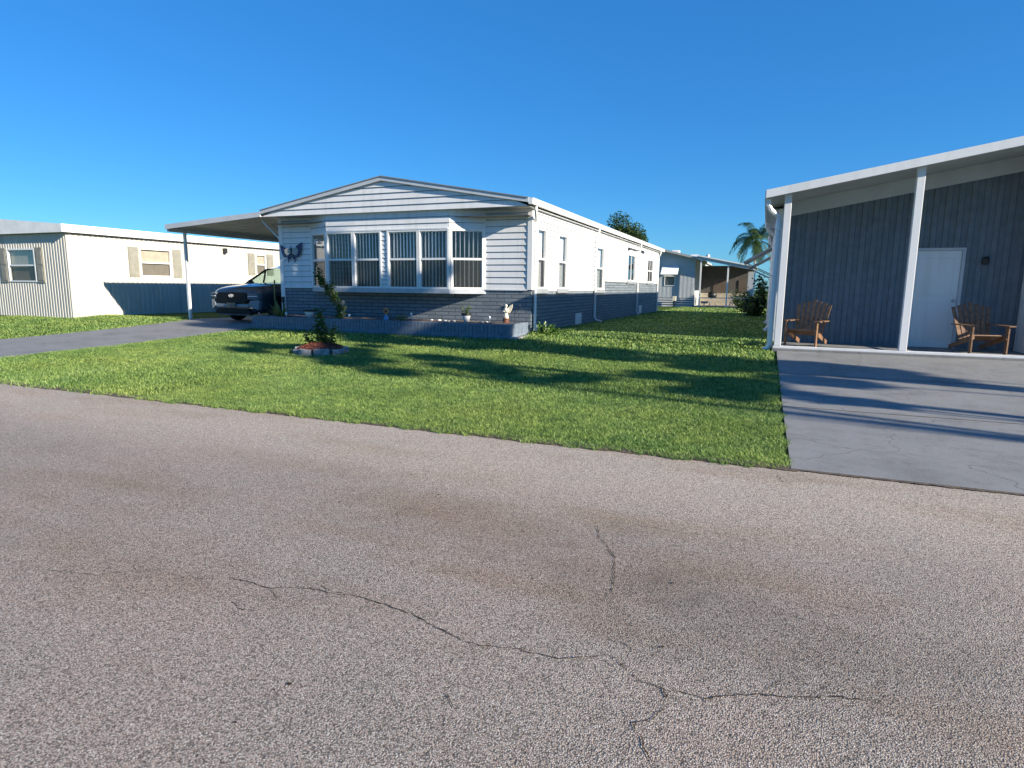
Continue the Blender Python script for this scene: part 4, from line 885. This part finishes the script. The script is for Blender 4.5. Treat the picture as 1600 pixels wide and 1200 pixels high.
    for s_2 in (-1, 1):
        mb = MB(); q = [(s_2 * .60, .66), (s_2 * .93, .66), (s_2 * .93, .83), (s_2 * .62, .86)]; V0 = [(a, (-.085 if abs(a) < .7 else .02), b) for a, b in q]; V1 = [(a, y + .15, b) for a, y, b in V0]
        mb.v = V0 + V1; mb.f = [(0, 1, 2, 3), (7, 6, 5, 4), (0, 4, 5, 1), (1, 5, 6, 2), (2, 6, 7, 3), (3, 7, 4, 0)]; hl = mb.build('headlight', LENS, r, bevel=.01)
        mb = MB(); mb.v = [(s_2 * .64, -.10, .745), (s_2 * .91, -.01, .745), (s_2 * .91, -.01, .765), (s_2 * .64, -.10, .765)] + [(s_2 * .64, .0, .745), (s_2 * .91, .09, .745), (s_2 * .91, .09, .765), (s_2 * .64, .0, .765)]; mb.f = [(0, 1, 2, 3), (7, 6, 5, 4), (0, 4, 5, 1), (1, 5, 6, 2), (2, 6, 7, 3), (3, 7, 4, 0)]; mb.build('light_bar', TRIM, hl)
        mb = MB(); V0 = [(s_2 * .63, -.085, .47), (s_2 * .90, .02, .36), (s_2 * .94, .05, .64), (s_2 * .68, -.07, .63)]; mb.v = V0 + [(a, y + .12, b) for a, y, b in V0]; mb.f = [(0, 1, 2, 3), (7, 6, 5, 4), (0, 4, 5, 1), (1, 5, 6, 2), (2, 6, 7, 3), (3, 7, 4, 0)]; mb.build('bumper_corner', SILV, r, bevel=.01)
        mb = MB(); mb.ball((s_2 * 1.03, 1.72, 1.17), .1, 8, (1.1, .7, .75)); mb.tube([(s_2 * .84, 1.72, 1.12), (s_2 * 1.0, 1.72, 1.15)], .03, 6); mb.build('mirror', PAINT, r, smooth=True)
        for y in (.92, 3.75):
            w_o = empty('wheel', (s_2 * .83, y, .36), 0, r)
            mb = MB(); n = 28
            prof = [(.22, -.10), (.32, -.115), (.36, -.08), (.365, 0), (.36, .08), (.32, .115), (.22, .10)]
            for rr2, xx in prof:
                for q2 in range(n): t = 2 * math.pi * q2 / n; mb.v.append((xx, rr2 * math.cos(t), rr2 * math.sin(t)))
            for a in range(len(prof) - 1):
                for q2 in range(n): mb.f.append((a * n + q2, a * n + (q2 + 1) % n, (a + 1) * n + (q2 + 1) % n, (a + 1) * n + q2))
            mb.build('tyre', RUBBER, w_o, smooth=True)
            mb = MB(); mb.prism([(.06 * math.cos(t), .06 * math.sin(t)) for t in np.linspace(0, 6.283, 11)[:-1]], 'x', -.09, .09)
            for q2 in range(5):
                t = q2 * 1.2566; a = Vector((0, .05 * math.cos(t), .05 * math.sin(t))); b = Vector((0, .24 * math.cos(t), .24 * math.sin(t))); mb.tube([a + Vector((s_2 * .085, 0, 0)), b + Vector((s_2 * .085, 0, 0))], .03, 6)
            mb.tube([(s_2 * .09, .235 * math.cos(t), .235 * math.sin(t)) for t in np.linspace(0, 6.283, 25)], .014, 6, cap=False)
            mb.build('rim', SILV, w_o)
        for y in (.92, 3.75):
            mb = MB(); mb.prism([(y + .42 * math.cos(t), .36 + .42 * math.sin(t)) for t in np.linspace(-.25, math.pi + .25, 18)], 'x', s_2 * .90, s_2 * .952); mb.build('wheel_arch', BLACK, r)
    # emblem: slanted H in an oval ring
    mb = MB(); mb.tube([(.085 * math.cos(t), -.10, .765 + .043 * math.sin(t)) for t in np.linspace(0, 6.283, 25)], .006, 5, cap=False)
    mb.tube([(-.045, -.104, .735), (-.02, -.104, .795)], .007, 5); mb.tube([(.02, -.104, .735), (.045, -.104, .795)], .007, 5); mb.tube([(-.03, -.104, .758), (.03, -.104, .772)], .006, 5); mb.build('emblem', TRIM, r)
    mb = MB(); mb.box(-.75, .75, 1.6, 4.3, .5, .56); mb.box(-.55, -.12, 2.6, 2.75, .6, 1.3); mb.box(.12, .55, 2.6, 2.75, .6, 1.3); mb.box(-.7, .7, 1.35, 1.7, .8, 1.08); mb.build('interior', DARK, r, bevel=.03)
    return r
car()

# ------------------------------------------------------------------ left neighbour
NL = empty('neighbour_home', (0, 0, 0)); tag(NL, 'long white vertical-panel mobile home beyond the carport, shutters on its window', 'house')
X1, Y0, Y1, T = -22.8, 14.5, 36.0, 3.2
sf = FR((X1, 0, 0), (0, 1, 0), (1, 0, 0)); ff = FR((0, Y0, 0), (1, 0, 0), (0, -1, 0))
wn = [(23.18, 23.86, 1.95, 2.92), (17.2, 18.6, 1.75, 2.85)]; wf = [(-29.6, -27.9, 1.5, 2.7), (-26.2, -24.6, 1.5, 2.7)]
mb = MB(); ribs(mb, sf, Y0, Y1, -.1, T, .2, .022, wn); ribs(mb, ff, -31, X1, -.1, T, .15, .014, wf); mb.face((-31, Y0, -.1), (-31, Y1, -.1), (-31, Y1, T), (-31, Y0, T)); mb.face((-31, Y1, -.1), (X1, Y1, -.1), (X1, Y1, T), (-31, Y1, T)); mb.build('wall', NWALL, NL)
mb = MB(); mb.box(-31.2, X1 + .12, Y0 - .2, Y1 + .2, T + .02, T + .10); mb.prism([(-31.2, T + .1), (X1 + .12, T + .1), (X1 + .12, T + .3), (-26.9, T + .62), (-31.2, T + .3)], 'y', Y0 - .2, Y1 + .2); mb.build('roof', ROOFW, NL)
mb = MB(); mb.box(X1 + .12, X1 + .15, Y0 - .22, Y1 + .2, T + .0, T + .03); mb.build('dark_trim', DARK, NL)
for f, lst in ((sf, wn), (ff, wf)):
    for (a, b, c, d) in lst:
        wo_ = window(f, a, b, c, d, NL, .5, 0); 
        bb = MB(); f.box(bb, a + .04, b - .04, c + .04, d - .04, -.09, -.08); bb.build('curtain', TAN, wo_)
        for s in (-1, 1):
            u0 = a - .46 if s < 0 else b + .06; mb = MB(); f.box(mb, u0, u0 + .40, c - .02, d + .03, .016, .04)
            for zz in (c + .06, (c + d) / 2 + .04): f.box(mb, u0 + .06, u0 + .34, zz, zz + (d - c) / 2 - .12, .04, .05)
            mb.build('shutter', SHUT, NL)
mb = MB(); mb.box(X1 + .02, X1 + .16, 21.25, 21.4, 2.86, 3.08); mb.build('wall_lamp', DARK, NL)

# ------------------------------------------------------------------ rear neighbour
RN = empty('rear_home', (0, 0, 0)); tag(RN, 'pale grey mobile home across the back lawn with striped skirting and open porch', 'house')
YR = 48.0; zr = .14
rf = FR((0, YR, 0), (1, 0, 0), (0, -1, 0))
def rtop(x): return 3.80 + (-4.85 - x) * .245 if x > -11.5 else 3.80 + 6.65 * .245 - (-11.5 - x) * .245
mb = MB(); ribs(mb, rf, -18.2, -4.95, .8, 3.6, .3, .004, [(-7.15, -6.35, 1.68, 2.42)], ztop=lambda x: rtop(x) - .1)
mb.face((-4.95, YR, 0), (-4.95, YR + 14, 0), (-4.95, YR + 14, 3.68), (-4.95, YR, 3.68)); mb.build('wall', PALEW, RN)
mb = MB()
for k in range(4): rf.box(mb, -18.2, -4.97, .14 + k * .17, .14 + k * .17 + .09, -.02, .03)
mb.build('skirting', simple('pale_skirting', (.62, .64, .66), .5), RN)
mb = MB(); rf.box(mb, -18.2, -4.97, 0, .8, -.05, -.021); mb.build('skirting_backing', simple('slate_paint', (.10, .13, .18), .6), RN)
mb = MB(); mb.prism([(-18.4, rtop(-18.4)), (-11.5, rtop(-11.5)), (-4.8, rtop(-4.8)), (-4.8, rtop(-4.8) - .16), (-11.5, rtop(-11.5) - .16), (-18.4, rtop(-18.4) - .16)], 'y', YR - .5, YR + 14); mb.build('roof', simple('rear_roof', (.36, .37, .38), .7), RN)
mb = MB(); mb.prism([(-4.8, rtop(-4.8) + .06), (-.75, 3.02), (-.75, 2.80), (-4.8, rtop(-4.8) - .16)], 'y', YR - .52, YR - .44); mb.build('porch_fascia', PALEW, RN)
mb = MB(); mb.prism([(-4.8, rtop(-4.8) + .14), (-.7, 3.10), (-.7, 3.02), (-4.8, rtop(-4.8) + .06)], 'y', YR - .6, YR + 8); mb.build('porch_roof', ROOFW, RN)
mb = MB(); flatwall(mb, FR((0, YR + 4.2, 0), (1, 0, 0), (0, -1, 0)), -4.95, -.9, .1, 3.3); mb.build('porch_back_wall', simple('shaded_brown_wall', (.095, .088, .08), .8), RN)  # upper wall coloured dark to stand for the porch shade
mb = MB(); mb.box(-4.94, -.9, YR + 4.1, YR + 4.19, .2, 1.15); mb.build('sunlit_wall_band', brickmat('sunlit_cream_block', (.62, .54, .42), (.35, .3, .24), .4, .2), RN)  # sunlit lower part of the wall, painted as a paler band
mb = MB(); mb.box(-4.95, -.6, YR - .3, YR + 4.2, 0, .2); mb.build('porch_floor', CONC, RN)
for x in (-4.5, -2.6, -.8):
    mb = MB(); mb.box(x - .05, x + .05, YR - .45, YR - .35, .1, 2.9 + (-.8 - x) * .22); mb.build('porch_post', TRIM, RN)
mb = MB(); mb.box(-1.25, -.85, YR + .5, YR + .6, .1, 2.75); mb.build('porch_end_wall', PALEW, RN)
mb = MB(); mb.box(-4.5, -1.0, YR - .42, YR - .38, .80, .86); mb.build('rail', METAL, RN)
mb = MB(); mb.box(-3.9, -3.0, YR + 4.15, YR + 4.19, .2, 2.3); mb.box(-2.0, -1.5, YR + 4.15, YR + 4.19, 1.2, 2.2); mb.build('door', simple('dark_door', (.12, .09, .07), .6), RN)
window(rf, -7.15, -6.35, 1.68, 2.42, RN, 0); mb = MB(); rf.box(mb, -7.15, -6.35, 1.68, 2.42, -.16, -.12); mb.build('curtain', simple('grey_curtain', (.22, .22, .2), .9), RN)
mb = MB(); mb.face((-18, YR + 6, 0), (-5, YR + 6, 0), (-5, YR + 6, 3.5), (-18, YR + 6, 3.5)); mb.build('partition_wall', ROOM, RN)
mb = MB(); mb.v = [(-7.35, YR, 3.1), (-6.1, YR, 3.1), (-6.1, YR - .75, 2.5), (-7.35, YR - .75, 2.5), (-7.35, YR, 3.14), (-6.1, YR, 3.14), (-6.1, YR - .75, 2.54), (-7.35, YR - .75, 2.54)]
mb.f = [(0, 1, 2, 3), (7, 6, 5, 4), (0, 4, 5, 1), (1, 5, 6, 2), (2, 6, 7, 3), (3, 7, 4, 0)]; mb.build('awning', ROOFW, RN)
for x in (-6.95, -5.55, ):
    mb = MB(); z_ = rtop(x); mb.box(x, x + .5, YR + 2, YR + 2.8, z_ - .1, z_ + .12); mb.build('skylight', ROOFW, RN)
mb = MB(); mb.lathe([(.1, -.1), (.1, .15), (.18, .2), (.14, .32), (.01, .36)], (-4.3, YR + 2.5, 3.75), 10); mb.build('roof_vent', METAL, RN)
r = empty('meter_box', (-6.3, YR - .35, .12)); tag(r, 'small pale meter box on a post before the rear home skirting', 'meter box')
mb = MB(); mb.box(-.05, .05, -.05, .05, 0, .5); mb.build('post', DARK, r); mb = MB(); mb.box(-.13, .13, -.1, .08, .45, .8); mb.build('box', CREAM, r, bevel=.01)
# things on the rear porch
r = empty('barbecue_grill', (-3.75, YR + 1.6, .2)); tag(r, 'black covered barbecue grill on the rear home porch', 'grill')
mb = MB(); mb.lathe([(.02, .55), (.28, .62), (.34, .8), (.30, .98), (.1, 1.1), (.01, 1.12)], (0, 0, 0), 14); mb.build('bowl', BLACK, r, smooth=True)
for k in range(3): mb = MB(); t = k * 2.09; mb.tube([(.15 * math.cos(t), .15 * math.sin(t), .6), (.3 * math.cos(t), .3 * math.sin(t), 0)], .02, 5); mb.build('leg', METAL, r)
r = empty('garden_cart', (-4.0 - .2, YR + .6, .2)); tag(r, 'low wheeled garden cart on the rear porch left of the grill', 'cart')
mb = MB(); mb.box(-.25, .25, -.2, .2, .2, .36); mb.build('tray', METAL, r, bevel=.02)
for x in (-.2, .2): mb = MB(); mb.lathe([(.17, -.03), (.2, 0), (.17, .03)], (0, 0, 0), 14); o = mb.build('wheel', RUBBER, r); o.rotation_euler = (R(90), 0, 0); o.location = (x, -.22, .18)
r = empty('folding_table', (-2.0, YR + 1.0, .2)); tag(r, 'small pale folding table on the rear porch right of the middle post', 'table')
mb = MB(); mb.box(-.5, .5, -.3, .3, .68, .72); mb.build('tabletop', CREAM, r)
for x in (-.35, .35): mb = MB(); mb.tube([(x - .2, 0, 0), (x + .2, 0, .68)], .02, 5); mb.tube([(x + .2, .02, 0), (x - .2, .02, .68)], .02, 5); mb.build('leg', TRIM, r)
for (x, y, lab, sd) in ((-1.35, YR - .1, 'round dark potted bush at the right end of the rear porch', 31), (-2.0, YR + 2.3, 'dark leafy potted plant behind the folding table on the rear porch', 32)):
    shrub('potted_bush', x, y, .2, [[(0, 0, 0), (-.2, 0, .5), (-.3, 0, .9)], [(0, 0, 0), (.2, 0, .5), (.3, 0, .8)], [(0, 0, 0), (0, .1, .6), (0, 0, 1.1)], [(0, 0, .2), (.1, -.1, .7)]], lab, 'plant', leaf=.16, mat=LEAFD, dens=120, spread=.2, seed=sd)
# ------------------------------------------------------------------ right neighbour
RR = empty('porch_home', (0, 0, 0)); tag(RR, 'white mobile home at the right edge with open front porch and corner post', 'house')
fz, py0, pyb = .28, 14.0, 15.9
mb = MB(); mb.box(.2, 4.9, py0, pyb + .1, -.1, fz); mb.build('porch_slab', CONC, RR, bevel=.01)
mb = MB(); mb.box(.22, 4.8, py0 + .02, py0 + .12, fz, fz + .05); mb.build('threshold', TRIM, RR, bevel=.006)
def rz_(x, base=3.47): return base + (x + .1) * .175
for x, y in ((.235, py0 + .02), (2.5, py0 + .02), (4.7, py0 + .02)):
    mb = MB(); mb.box(x, x + .135, y, y + .12, fz + .051, rz_(x) - .11); mb.build('porch_post', TRIM, RR, bevel=.008)
mb = MB(); mb.prism([(-.1, rz_(-.1)), (4.9, rz_(4.9)), (4.9, rz_(4.9) - .08), (-.1, rz_(-.1) - .08)], 'y', 13.9, 15.88); mb.build('porch_roof', RAKE, RR)
mb = MB(); mb.prism([(-.12, rz_(-.1) + .012), (4.92, rz_(4.9) + .012), (4.92, rz_(4.9) - .145), (-.12, rz_(-.1) - .145)], 'y', 13.84, 13.895); mb.build('rake_trim', TRIM, RR)
mb = MB(); mb.box(-.14, -.102, 13.88, 20.6, 3.31, rz_(-.1) + .01); mb.build('gutter', TRIM, RR)
mb = MB(); mb.prism([(4.88, 4.345), (8.7, 3.66), (8.7, 3.54), (4.88, 4.24)], 'y', 14.4, 16.4); mb.build('added_wing_roof', RAKE, RR)  # added roof piece, closes the gap that let sun onto the porch wall
mb = MB(); mb.face((4.9, 14.8, 0), (8.4, 14.8, 0), (8.4, 14.8, 3.63), (4.9, 14.8, 4.26)); mb.face((4.9, 14.8, 0), (4.9, pyb, 0), (4.9, pyb, 4.26), (4.9, 14.8, 4.26)); mb.build('added_wing_wall', WHITE, RR)  # added unseen wing, placed to keep sun off the porch back wall
bw = FR((0, pyb, 0), (1, 0, 0), (0, -1, 0)); mb = MB(); ribs(mb, bw, .22, 4.89, fz, 3.13, .22, .03, [(2.9, 3.8, fz, 2.35)], ztop=lambda x: rz_(x) - .08); mb.build('porch_back_wall', simple('slate_panel', (.14, .17, .20), .6), RR)
mb = MB(); mb.prism([(.26, rz_(.26) - .40), (4.89, rz_(4.89) - .40), (4.89, rz_(4.89) - .085), (.26, rz_(.26) - .085)], 'y', pyb - .06, pyb - .032); mb.build('frieze_board', RAKE, RR)
mb = MB(); bw.box(mb, 2.9, 3.8, fz, 2.35, -.05, .0); bw.box(mb, 3.02, 3.68, 1.4, 2.2, .0, .012); bw.box(mb, 3.02, 3.68, .45, 1.25, .0, .012); dd_ = mb.build('door', TRIM, RR, bevel=.005); mb = MB(); mb.box(2.84, 2.898, pyb - .04, pyb + .0, fz, 2.41); mb.box(3.802, 3.86, pyb - .04, pyb + .0, fz, 2.41); mb.box(2.898, 3.802, pyb - .04, pyb + .0, 2.352, 2.41); mb.build('door_frame', RAKE, RR); mb = MB(); mb.lathe([(.001, 0), (.06, .02), (.07, .12), (.04, .16), (.001, .17)], (4.2, pyb - .1, 2.05), 10); mb.build('porch_lamp', DARK, RR); mb = MB(); mb.ball((3.72, pyb - .05, 1.3), .03, 6); mb.build('door_knob', METAL, dd_)
sd_ = FR((.22, 0, 0), (0, 1, 0), (-1, 0, 0)); hw = [(20.5, 21.9, 1.5, 2.5), (26.2, 27.6, 1.5, 2.5)]
mb = MB(); ribs(mb, sd_, pyb, 34.0, -.1, 3.35, .3, .012, hw); mb.face((8.4, pyb, 0), (8.4, 34, 0), (8.4, 34, 3.4), (8.4, pyb, 3.4)); mb.face((.22, 34, 0), (8.4, 34, 0), (8.4, 34, 3.4), (.22, 34, 3.35)); mb.build('side_wall', WHITE, RR)
mb = MB(); mb.box(.17, .26, pyb - .08, pyb + .02, fz, 3.33); mb.build('corner_trim', TRIM, RR)
mb = MB(); mb.prism([(-.098, 3.47), (4.2, 4.22), (8.5, 3.5), (8.5, 3.38), (4.2, 4.1), (-.098, 3.35)], 'y', 15.89, 20.6); mb.prism([(-.0, 3.485), (4.2, 4.22), (8.5, 3.5), (8.5, 3.38), (4.2, 4.1), (-.0, 3.36)], 'y', 20.6, 34.3); mb.build('roof', ROOFM, RR)
mb = MB(); mb.box(-.098, 8.5, 15.93, 20.59, 3.32, 3.345); mb.build('soffit', RAKE, RR)
mb = MB(); mb.box(-.03, -.001, 20.62, 34.3, 3.34, 3.49); mb.build('gutter', TRIM, RR)
for (a, b, c, d) in hw: window(sd_, a, b, c, d, RR, .5, 0)
for (a, b) in ((20.1, 22.3), (25.8, 28.0)):
    mb = MB(); mb.v = [(.2, a, 2.78), (.2, b, 2.78), (-.68, b, 2.28), (-.68, a, 2.28)]; mb.v += [(x, y, z + .04) for x, y, z in mb.v]; mb.f = [(0, 1, 2, 3), (7, 6, 5, 4), (0, 4, 5, 1), (1, 5, 6, 2), (2, 6, 7, 3), (3, 7, 4, 0)]; aw = mb.build('awning', simple('awning_metal', (.55, .56, .56), .4), RR)
    mb = MB(); mb.tube([(.2, a + .1, 1.9), (-.6, a + .1, 2.28)], .015, 5); mb.tube([(.2, b - .1, 1.9), (-.6, b - .1, 2.28)], .015, 5); mb.build('awning_arm', METAL, aw)
for (gx, gy, x, y, zt, zb) in ((-.07, 14.02, .15, 14.15, 3.31, .22), (-.09, 18.9, .14, 18.95, 3.31, .35), (.0, 24.0, .14, 24.1, 3.34, .3)):
    downspout(RR, x, y, zt, zb, gx, gy, kick=(-.12, 0), r=.056)
mb = MB(); mb.box(.14, .215, 18.9, 19.2, 1.2, 1.5); mb.build('utility_box', DARK, RR)
# adirondack chair
def adir(x, y, rz, lab):
    r = empty('porch_chair', (x, y, fz), rz); tag(r, lab, 'chair')
    M = lambda loc, rx=0, ry=0: Matrix.Translation(loc) @ Matrix.Rotation(rx, 4, 'X') @ Matrix.Rotation(ry, 4, 'Y')
    mb = MB()
    for k in range(6): mb.box(-.27, .27, -.038, .038, -.01, .01, M((0, -.28 + k * .09, .37 - k * .022), -.24))
    mb.build('seat', BROWNW, r)
    mb = MB()
    for k in range(7):
        xo = (k - 3) * .08; hh_ = .82 - abs(k - 3) * .035; mb.box(-.034, .034, -.01, .01, 0, hh_, M((xo, .20, .24), R(-22), R((k - 3) * 2.2)))
    mb.box(-.28, .28, .012, .032, .35, .41, M((0, .20, .24), R(-22))); mb.build('backrest', BROWNW, r)
    for s in (-1, 1):
        mb = MB(); mb.box(s * .33 - .06, s * .33 + .06, -.42, .34, .55, .572); mb.build('armrest', BROWNW, r)
        mb = MB(); mb.box(s * .31 - .012, s * .31 + .012, -.36, -.27, 0, .55); mb.build('leg', BROWNW, r)
        mb = MB(); mb.box(s * .285 - .012, s * .285 + .012, -.36, .55, -.045, .045, M((0, 0, .24), -.30)); mb.build('rear_leg', BROWNW, r)
adir(.86, 14.7, R(-20), 'brown wooden slatted lounge chair nearest the corner post on the porch')
adir(4.0, 14.8, R(12), 'brown wooden slatted lounge chair on the porch before the door')
# ------------------------------------------------------------------ planting by the right home
shrub('croton_bush', -.42, 31.5, .18, [[(0, 0, 0), (-.3, 0, .5), (-.45, 0, .9)], [(0, 0, 0), (.2, 0, .7), (.3, 0, 1.3)], [(0, 0, 0), (0, -.3, .5), (-.1, -.4, .9)], [(0, 0, 0), (.35, -.2, .4), (.3, -.3, 1.6)], [(0, 0, .2), (.1, .2, 1.0), (.15, .2, 1.9)], [(0, 0, 0), (-.5, .2, .35)]],
      'dark leafy bush against the side of the right-hand home', 'bush', leaf=.16, mat=LEAFD, dens=200, spread=.17, seed=21)
shrub('low_bush', -.95, 38.0, .15, [[(0, 0, 0), (-.4, 0, .4), (-.6, 0, .8)], [(0, 0, 0), (.3, 0, .5), (.4, 0, 1.0)], [(0, 0, 0), (0, -.3, .6)], [(0, 0, 0), (.7, 0, .4)]], 'low round dark bush on the back lawn before the rear porch', 'bush', leaf=.17, mat=LEAFD, dens=170, spread=.2, seed=22)
palm('queen_palm', -1.2, 62, .1, 5.5, 32, 2.9, 'feathery palm tree standing behind the rear home porch roof', seed=3, lw=.011)
tree('oak_tree', -15.7, 70, .1, 9.0, 3.3, 'dark round-crowned tree rising behind the white home roof', nleaf=15000, leaf=.26, trunk=.3, clumps=30, czf=(.52, 1.0), seed=31, fill=.4)
# ------------------------------------------------------------------ trees on the right side of the street (out of frame): they shade the lawn
tree('shade_tree', 16.0, 8.15, .1, 13.8, 1.15, 'unseen tall slim leafy tree shading the lawn, beside the neighbouring lot, nearest the houses', nleaf=20000, leaf=.32, trunk=.22, clumps=46, czf=(.43, .97), seed=9, fill=.45, asp=1.5, cyl=True)
tree('shade_tree', 13.0, 6.55, .1, 9.6, .85, 'unseen medium leafy tree shading the lawn, beside the neighbouring lot, between the tall one and the road', nleaf=6500, leaf=.24, trunk=.12, clumps=22, czf=(.48, .97), seed=10, fill=.5, asp=1.4, cyl=True)
tree('shade_tree', 16.0, 4.6, .1, 11.3, .8, 'unseen slender tree with a small high crown shading the lawn, nearest the road', nleaf=4200, leaf=.26, trunk=.10, clumps=14, czf=(.70, .97), seed=19, fill=.5, asp=1.6, cyl=True)
tree('added_shade_tree', 10.5, 44.9, .1, 7.6, 1.9, 'broad green tree added behind the right-hand home to shade the rear home', nleaf=12000, leaf=.3, trunk=.2, clumps=24, czf=(.25, 1.0), seed=17)  # added unseen tree, stands there to shade the rear home wall
# ------------------------------------------------------------------ house across the street (reflected in the windows)
OH = empty('opposite_home', (0, 0, 0)); tag(OH, 'pale home with carport across the street behind the viewer', 'house')
of = FR((0, -12, 0), (1, 0, 0), (0, 1, 0)); ow = [(-12, -10.4, 1.3, 2.6), (-8.5, -6.9, 1.3, 2.6)]
mb = MB(); lap(mb, of, -15, -5, 0, 3.2, holes=ow); mb.face((-15, -12, 0), (-15, -26, 0), (-15, -26, 3.2), (-15, -12, 3.2)); mb.face((-5, -12, 0), (-5, -26, 0), (-5, -26, 3.2), (-5, -12, 3.2)); mb.build('wall', NWALL, OH)
mb = MB(); mb.prism([(-15.3, 3.2), (-10, 4.2), (-4.7, 3.2)], 'y', -26.3, -11.6); mb.build('roof', ROOFW, OH)
mb = MB(); mb.box(-4.7, .5, -22, -10.5, 2.9, 3.05); mb.build('carport_roof', ROOFW, OH)
for x, y in ((.3, -10.7), (.3, -16), (.3, -21.8), (-4.6, -10.7)): mb = MB(); mb.box(x - .05, x + .05, y - .05, y + .05, 0, 2.9); mb.build('carport_post', TRIM, OH)
for (a, b, c, d) in ow: window(of, a, b, c, d, OH, .5, 0)
tree('street_tree', -18, -16, 0, 8, 2.6, 'broad dark tree behind the viewer across the street', nleaf=7000, leaf=.35, trunk=.25, clumps=20, seed=15)
